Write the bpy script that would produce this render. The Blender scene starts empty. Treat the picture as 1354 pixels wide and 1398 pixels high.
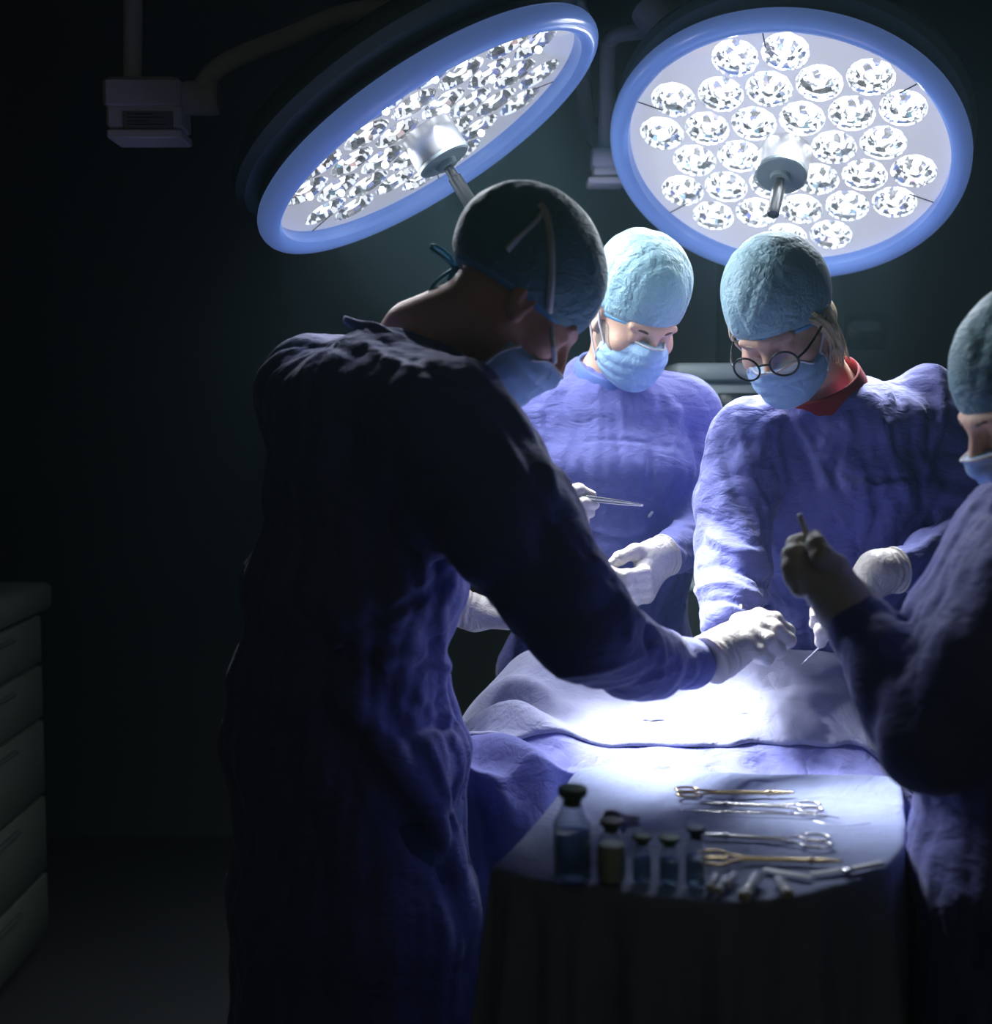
import bpy, math, random
import numpy as np
from mathutils import Vector, Matrix
from mathutils.geometry import delaunay_2d_cdt
random.seed(5); rng = np.random.default_rng(5)
S = bpy.context.scene
C = S.collection
PI = math.pi
# ---------------------------------------------------------------- camera
FPX = 1820.0; HOR = 560.0; CZ = 1.5
p0 = math.atan((699 - HOR) / FPX)
cd = bpy.data.cameras.new('camera'); cam = bpy.data.objects.new('camera', cd); C.objects.link(cam)
cam.location = (0, 0, CZ); cam.rotation_euler = (PI / 2 - p0, 0, 0)
cd.sensor_fit = 'HORIZONTAL'; cd.sensor_width = 36; cd.lens = 36 * FPX / 1354; cd.clip_start = .05
cd.dof.use_dof = True; cd.dof.focus_distance = 2.4; cd.dof.aperture_fstop = 3.2
S.camera = cam
# ---------------------------------------------------------------- world, exposure
S.view_settings.view_transform = 'Standard'; S.view_settings.look = 'None'
S.view_settings.gamma = 1; S.view_settings.use_curve_mapping = False
S.view_settings.exposure = 0.0
w = bpy.data.worlds.new('world'); S.world = w; w.use_nodes = True
w.node_tree.nodes['Background'].inputs[0].default_value = (1.0, .98, .62, 1)
w.node_tree.nodes['Background'].inputs[1].default_value = .033
S.cycles.max_bounces = 6; S.cycles.diffuse_bounces = 3; S.cycles.glossy_bounces = 3
S.cycles.transmission_bounces = 6; S.cycles.transparent_max_bounces = 8
S.cycles.sample_clamp_indirect = 4; S.cycles.caustics_reflective = False; S.cycles.caustics_refractive = False
S.cycles.use_denoising = True
S.cycles.use_adaptive_sampling = True; S.cycles.adaptive_threshold = .04
LAMP_W = (23, 4.6, 18, 3.4)      # watts of each narrow and wide pod beam: tilted lamp, facing lamp
# ---------------------------------------------------------------- projection helpers
_cp, _sp = math.cos(p0), math.sin(p0)
def ray(px, py):
    a = (px - 677) / FPX; b = (py - 699) / FPX
    return np.array([a, _cp - b * _sp, -_sp - b * _cp])
def at(px, py, Y):
    r = ray(px, py); r = r / r[1] * Y; return np.array([r[0], r[1], r[2] + CZ])
def on(px, py, z):
    r = ray(px, py); r = r * (z - CZ) / r[2]; return np.array([r[0], r[1], z])
def nrm(v): v = np.asarray(v, float); return v / np.linalg.norm(v)
# ---------------------------------------------------------------- materials
def mat(name, col, rough=.6, metal=0, spec=.5, sss=0, sheen=0, emis=None, es=0, trans=0, ior=1.45, alpha=1):
    m = bpy.data.materials.new(name); m.use_nodes = True
    b = m.node_tree.nodes['Principled BSDF']
    b.inputs['Base Color'].default_value = (*col, 1); b.inputs['Roughness'].default_value = rough
    b.inputs['Metallic'].default_value = metal; b.inputs['Specular IOR Level'].default_value = spec
    if sss:
        b.inputs['Subsurface Weight'].default_value = sss; b.inputs['Subsurface Radius'].default_value = (1, .5, .35)
        b.inputs['Subsurface Scale'].default_value = .008
    if sheen: b.inputs['Sheen Weight'].default_value = sheen; b.inputs['Sheen Roughness'].default_value = .4
    if emis: b.inputs['Emission Color'].default_value = (*emis, 1); b.inputs['Emission Strength'].default_value = es
    b.inputs['Transmission Weight'].default_value = trans; b.inputs['IOR'].default_value = ior
    b.inputs['Alpha'].default_value = alpha
    return m
def N(m, t, **k):
    n = m.node_tree.nodes.new(t)
    for a, v in k.items(): setattr(n, a, v)
    return n
def L(m, a, b): m.node_tree.links.new(a, b)
def bumpy(m, scales=((40, .004),), stretch=(1, 1, 1), dist=1.0, var=0.0):
    """crumple relief from stacked noises, and a little colour unevenness"""
    tc = N(m, 'ShaderNodeTexCoord'); mp = N(m, 'ShaderNodeMapping'); mp.inputs['Scale'].default_value = stretch
    L(m, tc.outputs['Object'], mp.inputs['Vector'])
    b = m.node_tree.nodes['Principled BSDF']; prev = None
    for sc, ds in scales:
        n = N(m, 'ShaderNodeTexNoise'); n.inputs['Scale'].default_value = sc; n.inputs['Detail'].default_value = 4
        n.inputs['Distortion'].default_value = dist; L(m, mp.outputs[0], n.inputs['Vector'])
        r = N(m, 'ShaderNodeMath', operation='SUBTRACT'); L(m, n.outputs[0], r.inputs[0]); r.inputs[1].default_value = .5
        a = N(m, 'ShaderNodeMath', operation='ABSOLUTE'); L(m, r.outputs[0], a.inputs[0])
        bp = N(m, 'ShaderNodeBump'); bp.inputs['Distance'].default_value = ds; bp.inputs['Strength'].default_value = 1
        L(m, a.outputs[0], bp.inputs['Height'])
        if prev: L(m, prev.outputs[0], bp.inputs['Normal'])
        prev = bp
    L(m, prev.outputs[0], b.inputs['Normal'])
    if var:
        n = N(m, 'ShaderNodeTexNoise'); n.inputs['Scale'].default_value = 9; L(m, tc.outputs['Object'], n.inputs['Vector'])
        mx = N(m, 'ShaderNodeMix', data_type='RGBA'); c = b.inputs['Base Color'].default_value
        mx.inputs['A'].default_value = (c[0] * (1 - var), c[1] * (1 - var), c[2] * (1 - var), 1)
        mx.inputs['B'].default_value = (c[0] * (1 + var), c[1] * (1 + var), c[2] * (1 + var), 1)
        L(m, n.outputs[0], mx.inputs['Factor']); L(m, mx.outputs['Result'], b.inputs['Base Color'])
    return m
GC = (.135, .145, .40)
M = {}
M['gown'] = bumpy(mat('gown_cloth', GC, .75, spec=.3, sheen=.25), ((13, .009), (34, .0035)), stretch=(1, 1, 1.7), dist=.5, var=.08)
M['gown_trim'] = bumpy(mat('gown_trim', (.12, .19, .5), .7), ((60, .002),))
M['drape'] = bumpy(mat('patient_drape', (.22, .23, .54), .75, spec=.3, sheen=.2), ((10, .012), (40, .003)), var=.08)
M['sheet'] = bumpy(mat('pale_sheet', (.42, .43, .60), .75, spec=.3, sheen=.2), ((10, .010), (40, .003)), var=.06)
M['tray_drape'] = bumpy(mat('tray_drape', (.23, .27, .44), .75, spec=.3, sheen=.2), ((9, .010), (40, .003)), var=.08)
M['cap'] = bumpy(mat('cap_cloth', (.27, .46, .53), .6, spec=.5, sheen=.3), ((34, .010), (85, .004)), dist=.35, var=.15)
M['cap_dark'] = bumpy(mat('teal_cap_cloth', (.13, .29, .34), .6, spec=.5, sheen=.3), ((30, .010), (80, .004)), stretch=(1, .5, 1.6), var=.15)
M['cap_band'] = mat('cap_band', (.16, .42, .66), .6)
M['mask'] = bumpy(mat('mask_paper', (.36, .57, .80), .7, sheen=.1), ((25, .006),), var=.05)
M['white_cloth'] = mat('white_tie', (.72, .72, .76), .7)
M['blue_tie'] = mat('blue_tie', (.12, .42, .62), .6)
M['grey_tie'] = mat('grey_tie', (.70, .72, .72), .6)
M['glove'] = bumpy(mat('latex_glove', (.60, .56, .52), .45, spec=.4, sss=.25), ((45, .004), (110, .0015)), var=.04)
M['skin'] = bumpy(mat('skin', (.62, .36, .26), .5, spec=.4, sss=.2), ((140, .001),), var=.06)
M['skin2'] = bumpy(mat('pale_skin', (.72, .46, .34), .5, spec=.4, sss=.2), ((140, .001),), var=.05)
M['beard'] = bumpy(mat('grey_beard', (.42, .33, .27), .8), ((260, .004),), var=.3)
M['brown_hair'] = mat('brown_hair', (.10, .06, .04), .6)
M['blond'] = bumpy(mat('blond_hair', (.80, .66, .42), .45, spec=.6), ((60, .006),), stretch=(4, 4, .6), var=.3)
M['red'] = mat('red_shirt', (.22, .012, .02), .8)
M['frame'] = mat('black_frame', (.008, .008, .012), .25)
M['trouser'] = mat('trouser_cloth', (.06, .09, .25), .8)
M['shoe'] = mat('shoe', (.25, .27, .28), .6)
M['steel'] = mat('steel', (.72, .70, .70), .22, metal=1)
M['gold'] = mat('gilt_steel', (.75, .58, .32), .25, metal=1)
M['lamp_shell'] = mat('lamp_shell', (.16, .20, .21), .4)
M['arm'] = mat('arm_paint', (.72, .72, .80), .28)
M['arm_light'] = mat('arm_joint_paint', (.75, .75, .80), .35)
M['black'] = mat('black_plastic', (.012, .013, .015), .35)
M['hub_metal'] = mat('hub_metal', (.80, .80, .80), .3, metal=.8)
M['plate'] = mat('lamp_plate', (.72, .72, .76), .35, emis=(.86, .87, .92), es=.52)  # weak emission stands in for pod light scattered over the plate
M['seam'] = mat('seam', (.03, .03, .04), .6)
M['label'] = mat('rating_label', (.20, .20, .22), .5)
M['print'] = mat('label_print', (.03, .03, .035), .6)
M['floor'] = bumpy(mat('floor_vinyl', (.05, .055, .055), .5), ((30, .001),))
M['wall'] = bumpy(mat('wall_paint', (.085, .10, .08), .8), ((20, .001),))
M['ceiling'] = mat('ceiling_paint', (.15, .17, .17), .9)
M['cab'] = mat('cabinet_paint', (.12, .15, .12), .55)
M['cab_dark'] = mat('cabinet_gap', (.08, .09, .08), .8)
M['cart'] = mat('cart_paint', (.30, .36, .36), .5)
M['screen'] = mat('screen', (.01, .012, .012), .2)
M['green'] = mat('green_light', (.0, .3, .1), .4, emis=(.05, .9, .35), es=1.2)
M['rubber'] = mat('rubber_stopper', (.10, .17, .15), .6)
M['rubber_grey'] = mat('grey_stopper', (.16, .16, .22), .6)
M['rubber_blue'] = mat('blue_stopper', (.06, .12, .24), .6)
M['paper'] = mat('white_paper', (.78, .78, .82), .6)
M['plastic'] = mat('clear_plastic', (.75, .78, .80), .2, trans=.5)
M['gauze'] = bumpy(mat('gauze', (.62, .60, .72), .9), ((60, .004),))
M['mattress'] = mat('mattress', (.02, .02, .025), .6)
def glassmat(name, col, f=.12):
    m = bpy.data.materials.new(name); m.use_nodes = True; nt = m.node_tree; nt.nodes.clear()
    o = N(m, 'ShaderNodeOutputMaterial'); t = N(m, 'ShaderNodeBsdfTransparent'); t.inputs[0].default_value = (*col, 1)
    g = N(m, 'ShaderNodeBsdfGlossy'); g.inputs['Roughness'].default_value = .04; x = N(m, 'ShaderNodeMixShader')
    lw = N(m, 'ShaderNodeLayerWeight'); lw.inputs[0].default_value = f
    L(m, lw.outputs['Facing'], x.inputs[0]); L(m, t.outputs[0], x.inputs[1]); L(m, g.outputs[0], x.inputs[2]); L(m, x.outputs[0], o.inputs[0])
    return m
M['pane'] = glassmat('lamp_glass', (.97, .98, 1), .08)
M['lens'] = glassmat('spectacle_lens', (.70, .70, .82), .10)
M['bottle'] = glassmat('bottle_glass', (.86, .91, .93), .30)
M['liquid'] = glassmat('dark_solution', (.42, .50, .54), .10)
M['powder'] = mat('pale_powder', (.62, .64, .60), .5)
def reflmat():
    m = mat('pod_reflector', (.88, .90, .93), .12, metal=1)
    return m
def glow_facets(name, lo, hi, thr, sc, base=.15):
    m = mat(name, (.88, .90, .93), .10, metal=1); b = m.node_tree.nodes['Principled BSDF']
    tc = N(m, 'ShaderNodeTexCoord'); v = N(m, 'ShaderNodeTexVoronoi'); v.inputs['Scale'].default_value = sc
    L(m, tc.outputs['Object'], v.inputs['Vector'])
    sx = N(m, 'ShaderNodeSeparateColor'); L(m, v.outputs['Color'], sx.inputs[0])
    g = N(m, 'ShaderNodeMath', operation='GREATER_THAN'); L(m, sx.outputs[0], g.inputs[0]); g.inputs[1].default_value = thr
    k = N(m, 'ShaderNodeMath', operation='MULTIPLY_ADD'); L(m, g.outputs[0], k.inputs[0]); k.inputs[1].default_value = hi; k.inputs[2].default_value = lo
    b.inputs['Emission Color'].default_value = (.95, .98, 1, 1); L(m, k.outputs[0], b.inputs['Emission Strength'])
    bp = N(m, 'ShaderNodeBump'); bp.inputs['Distance'].default_value = .003; L(m, sx.outputs[1], bp.inputs['Height']); L(m, bp.outputs[0], b.inputs['Normal'])
    return m
M['refl'] = glow_facets('pod_reflector', .06, 1.2, .62, 110)  # reflections in the bowl put in as glowing cells
M['lensglow'] = glow_facets('pod_lens', .35, 2.5, .45, 75)  # glowing cells stand for lens facets catching the pod's light
M['led'] = mat('led', (1, 1, 1), .5, emis=(.93, .97, 1), es=35)
M['ring'] = mat('blue_rim', (.16, .29, .68), .22, spec=.6, emis=(.14, .24, .60), es=.34)  # emission imitates lamp light glowing through the translucent plastic
# ---------------------------------------------------------------- object helpers
def tag(o, label=None, cat=None, group=None, kind=None):
    if label: o['label'] = label
    if cat: o['category'] = cat
    if group: o['group'] = group
    if kind: o['kind'] = kind
    return o
def empty(name, loc, label=None, cat=None, group=None):
    o = bpy.data.objects.new(name, None); C.objects.link(o); o.location = loc; o.empty_display_size = .05
    return tag(o, label, cat, group)
def mk(name, v, f, m, parent=None, smooth=True, world=True, mats=None):
    """link a mesh; v in world coordinates (world=True) or in the parent's own"""
    v = np.asarray(v, float).reshape(-1, 3)
    off = np.zeros(3)
    if parent is not None and world:
        p = parent
        while p is not None: off = off + np.array(p.location); p = p.parent
    me = bpy.data.meshes.new(name)
    if isinstance(f, np.ndarray):
        n = len(f); me.vertices.add(len(v)); me.vertices.foreach_set('co', (v - off).astype(np.float32).ravel())
        k = f.shape[1]
        me.loops.add(n * k); me.loops.foreach_set('vertex_index', f.astype(np.int32).ravel())
        me.polygons.add(n); me.polygons.foreach_set('loop_start', np.arange(0, n * k, k, dtype=np.int32))
        me.update(calc_edges=True)
    else:
        me.from_pydata((v - off).tolist(), [], f); me.update()
    if smooth: me.polygons.foreach_set('use_smooth', [True] * len(me.polygons))
    me.materials.append(m)
    o = bpy.data.objects.new(name, me); C.objects.link(o)
    if parent: o.parent = parent
    return o
class MB:
    def __init__(s): s.v = []; s.f = []
    def add(s, v, f):
        n = len(s.v); s.v += [tuple(map(float, p)) for p in v]; s.f += [[i + n for i in q] for q in f]; return s
    def box(s, c, d, R=None):
        c = np.array(c, float); h = np.array(d, float) / 2; vs = []
        for z in (-1, 1):
            for y in (-1, 1):
                for x in (-1, 1):
                    q = h * (x, y, z); q = R @ q if R is not None else q; vs.append(c + q)
        return s.add(vs, [[0, 2, 3, 1], [4, 5, 7, 6], [0, 1, 5, 4], [2, 6, 7, 3], [0, 4, 6, 2], [1, 3, 7, 5]])
    def bbox(s, c, d, b=.004, R=None):
        """box with chamfered vertical and horizontal edges"""
        c = np.array(c, float); h = np.array(d, float) / 2; rings = []
        def rect(hx, hy, z, b):
            return [(-hx + b, -hy, z), (hx - b, -hy, z), (hx, -hy + b, z), (hx, hy - b, z), (hx - b, hy, z), (-hx + b, hy, z), (-hx, hy - b, z), (-hx, -hy + b, z)]
        rings = [rect(h[0] - b, h[1] - b, -h[2], b), rect(h[0], h[1], -h[2] + b, b), rect(h[0], h[1], h[2] - b, b), rect(h[0] - b, h[1] - b, h[2], b)]
        vs = [c + (R @ np.array(q) if R is not None else np.array(q)) for r in rings for q in r]
        f = [[i * 8 + j, i * 8 + (j + 1) % 8, (i + 1) * 8 + (j + 1) % 8, (i + 1) * 8 + j] for i in range(3) for j in range(8)]
        f += [list(range(7, -1, -1)), list(range(24, 32))]
        return s.add(vs, f)
    def lathe(s, prof, c=(0, 0, 0), R=None, n=48, caps=True, sx=1, sy=1):
        c = np.array(c, float); vs = []; f = []
        for r, z in prof:
            for j in range(n):
                a = 2 * PI * j / n; q = np.array([r * math.cos(a) * sx, r * math.sin(a) * sy, z])
                vs.append(c + (R @ q if R is not None else q))
        k = len(prof)
        for i in range(k - 1):
            for j in range(n):
                f.append([i * n + j, i * n + (j + 1) % n, (i + 1) * n + (j + 1) % n, (i + 1) * n + j])
        if caps: f.append(list(range(n - 1, -1, -1)))
        if caps is True: f.append([(k - 1) * n + j for j in range(n)])
        return s.add(vs, f)
    def tube(s, pts, rad, n=10, sm=4, flat=None, closed=False):
        P = spline(pts, sm, closed); m = len(P)
        rad = np.interp(np.linspace(0, 1, m), np.linspace(0, 1, len(rad)), rad) if hasattr(rad, '__len__') else np.full(m, rad)
        T = np.gradient(P, axis=0) if not closed else (np.roll(P, -1, 0) - np.roll(P, 1, 0))
        vs = []; up = np.array([0, 0, 1.]) if abs(nrm(T[0])[2]) < .9 else np.array([0, 1., 0])
        for i in range(m):
            t = nrm(T[i]); x = nrm(np.cross(up, t)); y = np.cross(t, x); up = y
            for j in range(n):
                a = 2 * PI * j / n; fl = flat or 1
                vs.append(P[i] + rad[i] * (math.cos(a) * x * fl + math.sin(a) * y))
        f = [[i * n + j, i * n + (j + 1) % n, ((i + 1) % m) * n + (j + 1) % n, ((i + 1) % m) * n + j] for i in range(m if closed else m - 1) for j in range(n)]
        if not closed: f += [list(range(n - 1, -1, -1)), [(m - 1) * n + j for j in range(n)]]
        return s.add(vs, f)
    def build(s, name, m, parent=None, smooth=True, world=True): return mk(name, s.v, s.f, m, parent, smooth, world)
def spline(pts, sm=4, closed=False):
    P = np.array(pts, float)
    if sm <= 1 or len(P) < 3: 
        return P
    n = len(P); out = []
    for i in range(n if closed else n - 1):
        g = lambda k: P[k % n] if closed else P[min(max(k, 0), n - 1)]
        a, b, c, d = g(i - 1), g(i), g(i + 1), g(i + 2)
        for t in np.arange(sm) / sm:
            out.append(.5 * (2 * b + (c - a) * t + (2 * a - 5 * b + 4 * c - d) * t * t + (3 * b - a - 3 * c + d) * t ** 3))
    if not closed: out.append(P[-1])
    return np.array(out)
def sharp(o, ang=.6):
    me = o.data; me.calc_loop_triangles() if False else None
    try: me.set_sharp_from_angle(angle=ang)
    except Exception: pass
    return o
# ---------------------------------------------------------------- solid sculpting: distance fields meshed by surface nets
def axis(lo, hi, h, fine=None, hf=None):
    if fine is None: return np.arange(lo, hi + h, h, dtype=np.float32)
    a = [np.arange(lo, fine[0], h)] if fine[0] > lo else []
    a.append(np.arange(max(lo, fine[0]), min(hi, fine[1]), hf))
    if fine[1] < hi: a.append(np.arange(fine[1], hi + h, h))
    return np.unique(np.concatenate(a)).astype(np.float32)
def smin(a, b, k):
    if k <= 0: return np.minimum(a, b)
    h = np.maximum(k - np.abs(a - b), 0); return np.minimum(a, b) - h * h / (4 * k)
class Grid:
    def __init__(s, xs, ys, zs): s.ax = (xs, ys, zs); s.D = np.full((len(xs), len(ys), len(zs)), .25, np.float32)
    def reg(s, lo, hi, R=None, c=None):
        sl = tuple(slice(max(0, int(np.searchsorted(a, l)) - 1), int(np.searchsorted(a, h)) + 1) for a, l, h in zip(s.ax, lo, hi))
        X, Y, Z = s.ax[0][sl[0]][:, None, None], s.ax[1][sl[1]][None, :, None], s.ax[2][sl[2]][None, None, :]
        if R is not None:
            R = np.asarray(R, np.float32); X = X - np.float32(c[0]); Y = Y - np.float32(c[1]); Z = Z - np.float32(c[2])
            X, Y, Z = R[0, 0] * X + R[1, 0] * Y + R[2, 0] * Z, R[0, 1] * X + R[1, 1] * Y + R[2, 1] * Z, R[0, 2] * X + R[1, 2] * Y + R[2, 2] * Z
        return Reg(s, sl, X, Y, Z)
    def all(s): return s.reg([a[0] for a in s.ax], [a[-1] for a in s.ax])
    def cap(s, a, b, ra, rb, k=.02, op='u'):
        a = np.array(a, float); b = np.array(b, float); p = max(ra, rb) + k + .02
        r = s.reg(np.minimum(a, b) - p, np.maximum(a, b) + p)
        getattr(r, op)(dcap(r, a, b, ra, rb), k)
    def chain(s, pts, rad, k=.02):
        for i in range(len(pts) - 1): s.cap(pts[i], pts[i + 1], rad[i], rad[i + 1], k if i == 0 else min(k, .012))
    def loft(s, st, fwd, k=.03):
        """stations (centre, half width, half depth); fwd = facing direction in plan"""
        f = nrm((fwd[0], fwd[1], 0)); rt = np.array([f[1], -f[0], 0])
        for i in range(len(st) - 1):
            (a, wa, da), (b, wb, db) = st[i], st[i + 1]; a = np.array(a, float); b = np.array(b, float); p = max(wa, wb, da, db) + k + .02
            r = s.reg(np.minimum(a, b) - p, np.maximum(a, b) + p); ab = b - a
            t = np.clip(((r.x - a[0]) * ab[0] + (r.y - a[1]) * ab[1] + (r.z - a[2]) * ab[2]) / float(ab @ ab), 0, 1)
            qx = r.x - a[0] - t * ab[0]; qy = r.y - a[1] - t * ab[1]; qz = r.z - a[2] - t * ab[2]
            W = wa + (wb - wa) * t; Dp = da + (db - da) * t
            q = np.sqrt(((qx * rt[0] + qy * rt[1]) / W) ** 2 + ((qx * f[0] + qy * f[1]) / Dp) ** 2 + (qz / (Dp * .6)) ** 2)
            r.u((q - 1) * np.minimum(W, Dp) * .85, k)
    def mesh(s):
        D = s.D; ax = s.ax; sg = D < 0
        c = np.zeros(tuple(n - 1 for n in D.shape), np.uint8)
        for i in (0, 1):
            for j in (0, 1):
                for k in (0, 1): c += sg[i:i + c.shape[0], j:j + c.shape[1], k:k + c.shape[2]]
        act = (c > 0) & (c < 8); I = np.argwhere(act); idx = np.full(c.shape, -1, np.int32); idx[act] = np.arange(len(I), dtype=np.int32)
        acc = np.zeros((len(I), 3)); cnt = np.zeros(len(I))
        for d in range(3):
            o1, o2 = [(1, 2), (0, 2), (0, 1)][d]
            for u in (0, 1):
                for v in (0, 1):
                    A = I.copy(); A[:, o1] += u; A[:, o2] += v; B = A.copy(); B[:, d] += 1
                    da = D[A[:, 0], A[:, 1], A[:, 2]]; db = D[B[:, 0], B[:, 1], B[:, 2]]; m = (da < 0) != (db < 0)
                    t = da[m] / (da[m] - db[m]); Am = A[m]; Bm = B[m]
                    P = np.stack([ax[q][Am[:, q]] for q in range(3)], 1).astype(float); P[:, d] += t * (ax[d][Bm[:, d]] - ax[d][Am[:, d]])
                    acc[m] += P; cnt[m] += 1
        V = acc / cnt[:, None]; Q = []  # quads per axis
        for d in range(3):
            sl0 = [slice(None)] * 3; sl1 = [slice(None)] * 3; sl0[d] = slice(0, -1); sl1[d] = slice(1, None)
            a = sg[tuple(sl0)]; b = sg[tuple(sl1)]; E = np.argwhere(a != b); o1, o2 = [(1, 2), (2, 0), (0, 1)][d]
            ok = (E[:, o1] > 0) & (E[:, o2] > 0) & (E[:, o1] < c.shape[o1]) & (E[:, o2] < c.shape[o2]); E = E[ok]
            def ix(u, v): F = E.copy(); F[:, o1] -= u; F[:, o2] -= v; return idx[F[:, 0], F[:, 1], F[:, 2]]
            q = np.stack([ix(1, 1), ix(0, 1), ix(0, 0), ix(1, 0)], 1); fl = ~a[E[:, 0], E[:, 1], E[:, 2]]
            q[fl] = q[fl][:, ::-1]; Q.append(q)
        Q = np.concatenate(Q); Q = Q[(Q >= 0).all(1)]
        a, b, d = V[Q[:, 0]], V[Q[:, 1]], V[Q[:, 2]]
        if (np.cross(b - a, d - a) * a).sum() < 0: Q = Q[:, ::-1]
        return V, Q
class Reg:
    def __init__(s, g, sl, x, y, z): s.g = g; s.sl = sl; s.x = x; s.y = y; s.z = z
    def u(s, d, k=0): s.g.D[s.sl] = smin(s.g.D[s.sl], d, k)
    def s_(s, d, k=0): s.g.D[s.sl] = -smin(-s.g.D[s.sl], d, k)
    def i(s, d, k=0): s.g.D[s.sl] = -smin(-s.g.D[s.sl], -d, k)
    def disp(s, d): s.g.D[s.sl] += d
def dcap(r, a, b, ra, rb):
    ab = b - a; L2 = float(ab @ ab) + 1e-9
    t = np.clip(((r.x - a[0]) * ab[0] + (r.y - a[1]) * ab[1] + (r.z - a[2]) * ab[2]) / L2, 0, 1)
    return np.sqrt((r.x - a[0] - t * ab[0]) ** 2 + (r.y - a[1] - t * ab[1]) ** 2 + (r.z - a[2] - t * ab[2]) ** 2) - (ra + (rb - ra) * t)
def dell(r, c, rad):
    x, y, z = r.x - c[0], r.y - c[1], r.z - c[2]
    k0 = np.sqrt((x / rad[0]) ** 2 + (y / rad[1]) ** 2 + (z / rad[2]) ** 2)
    k1 = np.sqrt((x / rad[0] ** 2) ** 2 + (y / rad[1] ** 2) ** 2 + (z / rad[2] ** 2) ** 2) + 1e-6
    return k0 * (k0 - 1) / k1
def ridged(r, n, freq, amp, dirs, seed, warp=1.2, wf=7.0):
    """long soft cloth folds: warped ridges along the given directions"""
    g = np.random.default_rng(seed); out = 0
    w1 = np.sin(wf * r.x + g.uniform(0, 6)) + np.sin(wf * 1.3 * r.y + g.uniform(0, 6)) ; w2 = np.sin(wf * .8 * r.z + g.uniform(0, 6)) * np.sin(wf * .7 * r.x + g.uniform(0, 6))
    for i in range(n):
        d = nrm(np.array(dirs[i % len(dirs)]) + g.normal(0, .18, 3)); f = freq * (1.35 ** i) * g.uniform(.85, 1.15)
        ph = f * (r.x * d[0] + r.y * d[1] + r.z * d[2]) + warp * (w1 * g.uniform(.4, 1) + w2 * g.uniform(.4, 1)) + g.uniform(0, 6)
        out = out + amp / (1.3 ** i) * (np.abs(np.sin(ph)) ** .8 - .6) * (.55 + .45 * np.sin(ph * .23 + w2 * 2))
    return out
def frameof(az, pitch, roll=0):
    a, p, q = map(math.radians, (az, pitch, roll))
    f = np.array([math.sin(a) * math.cos(p), math.cos(a) * math.cos(p), -math.sin(p)])
    u = np.array([math.sin(a) * math.sin(p), math.cos(a) * math.sin(p), math.cos(p)]); r = np.cross(f, u)
    r, u = r * math.cos(q) + u * math.sin(q), u * math.cos(q) - r * math.sin(q)
    return np.stack([r, f, u], 1)       # columns: person's right, forward, up
# ---------------------------------------------------------------- setting
def struct(name, mb, m): o = mb.build(name, m, None, False); o['kind'] = 'structure'; return o
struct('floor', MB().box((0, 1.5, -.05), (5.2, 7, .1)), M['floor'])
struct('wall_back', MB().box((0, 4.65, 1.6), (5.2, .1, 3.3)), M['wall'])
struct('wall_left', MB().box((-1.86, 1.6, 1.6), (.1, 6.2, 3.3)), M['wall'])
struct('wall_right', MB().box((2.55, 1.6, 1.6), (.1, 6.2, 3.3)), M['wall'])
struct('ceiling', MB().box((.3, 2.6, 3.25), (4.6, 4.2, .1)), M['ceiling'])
# ---------------------------------------------------------------- surgical lamps
camp = np.array([0, 0, CZ])
def lampframe(px, py, Y, mdir, ratio):
    c = at(px, py, Y); v = nrm(c - camp); w = np.array([1., 0, 0]) * mdir[0] - np.array([0, _sp, _cp]) * mdir[1]
    w = nrm(w - v * (w @ v)); n = w * math.sqrt(1 - ratio ** 2) - v * ratio
    y = nrm(np.cross(n, [1, 0, 0])); return c, np.stack([np.cross(y, n), y, n], 1)
def hexpods(rot):
    out = []
    for i in range(-3, 4):
        for j in range(-3, 4):
            k = -i - j
            if max(abs(i), abs(j), abs(k)) > 3 or (i, j) == (0, 0) or 3 in map(abs, (i, j, k)) and 0 in (i, j, k): continue
            x, y = .100 * (i + j / 2), .100 * j * math.sqrt(3) / 2
            out.append((x * math.cos(rot) - y * math.sin(rot), x * math.sin(rot) + y * math.cos(rot)))
    return out
RP = .0475
pod_me = led_me = None
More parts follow.
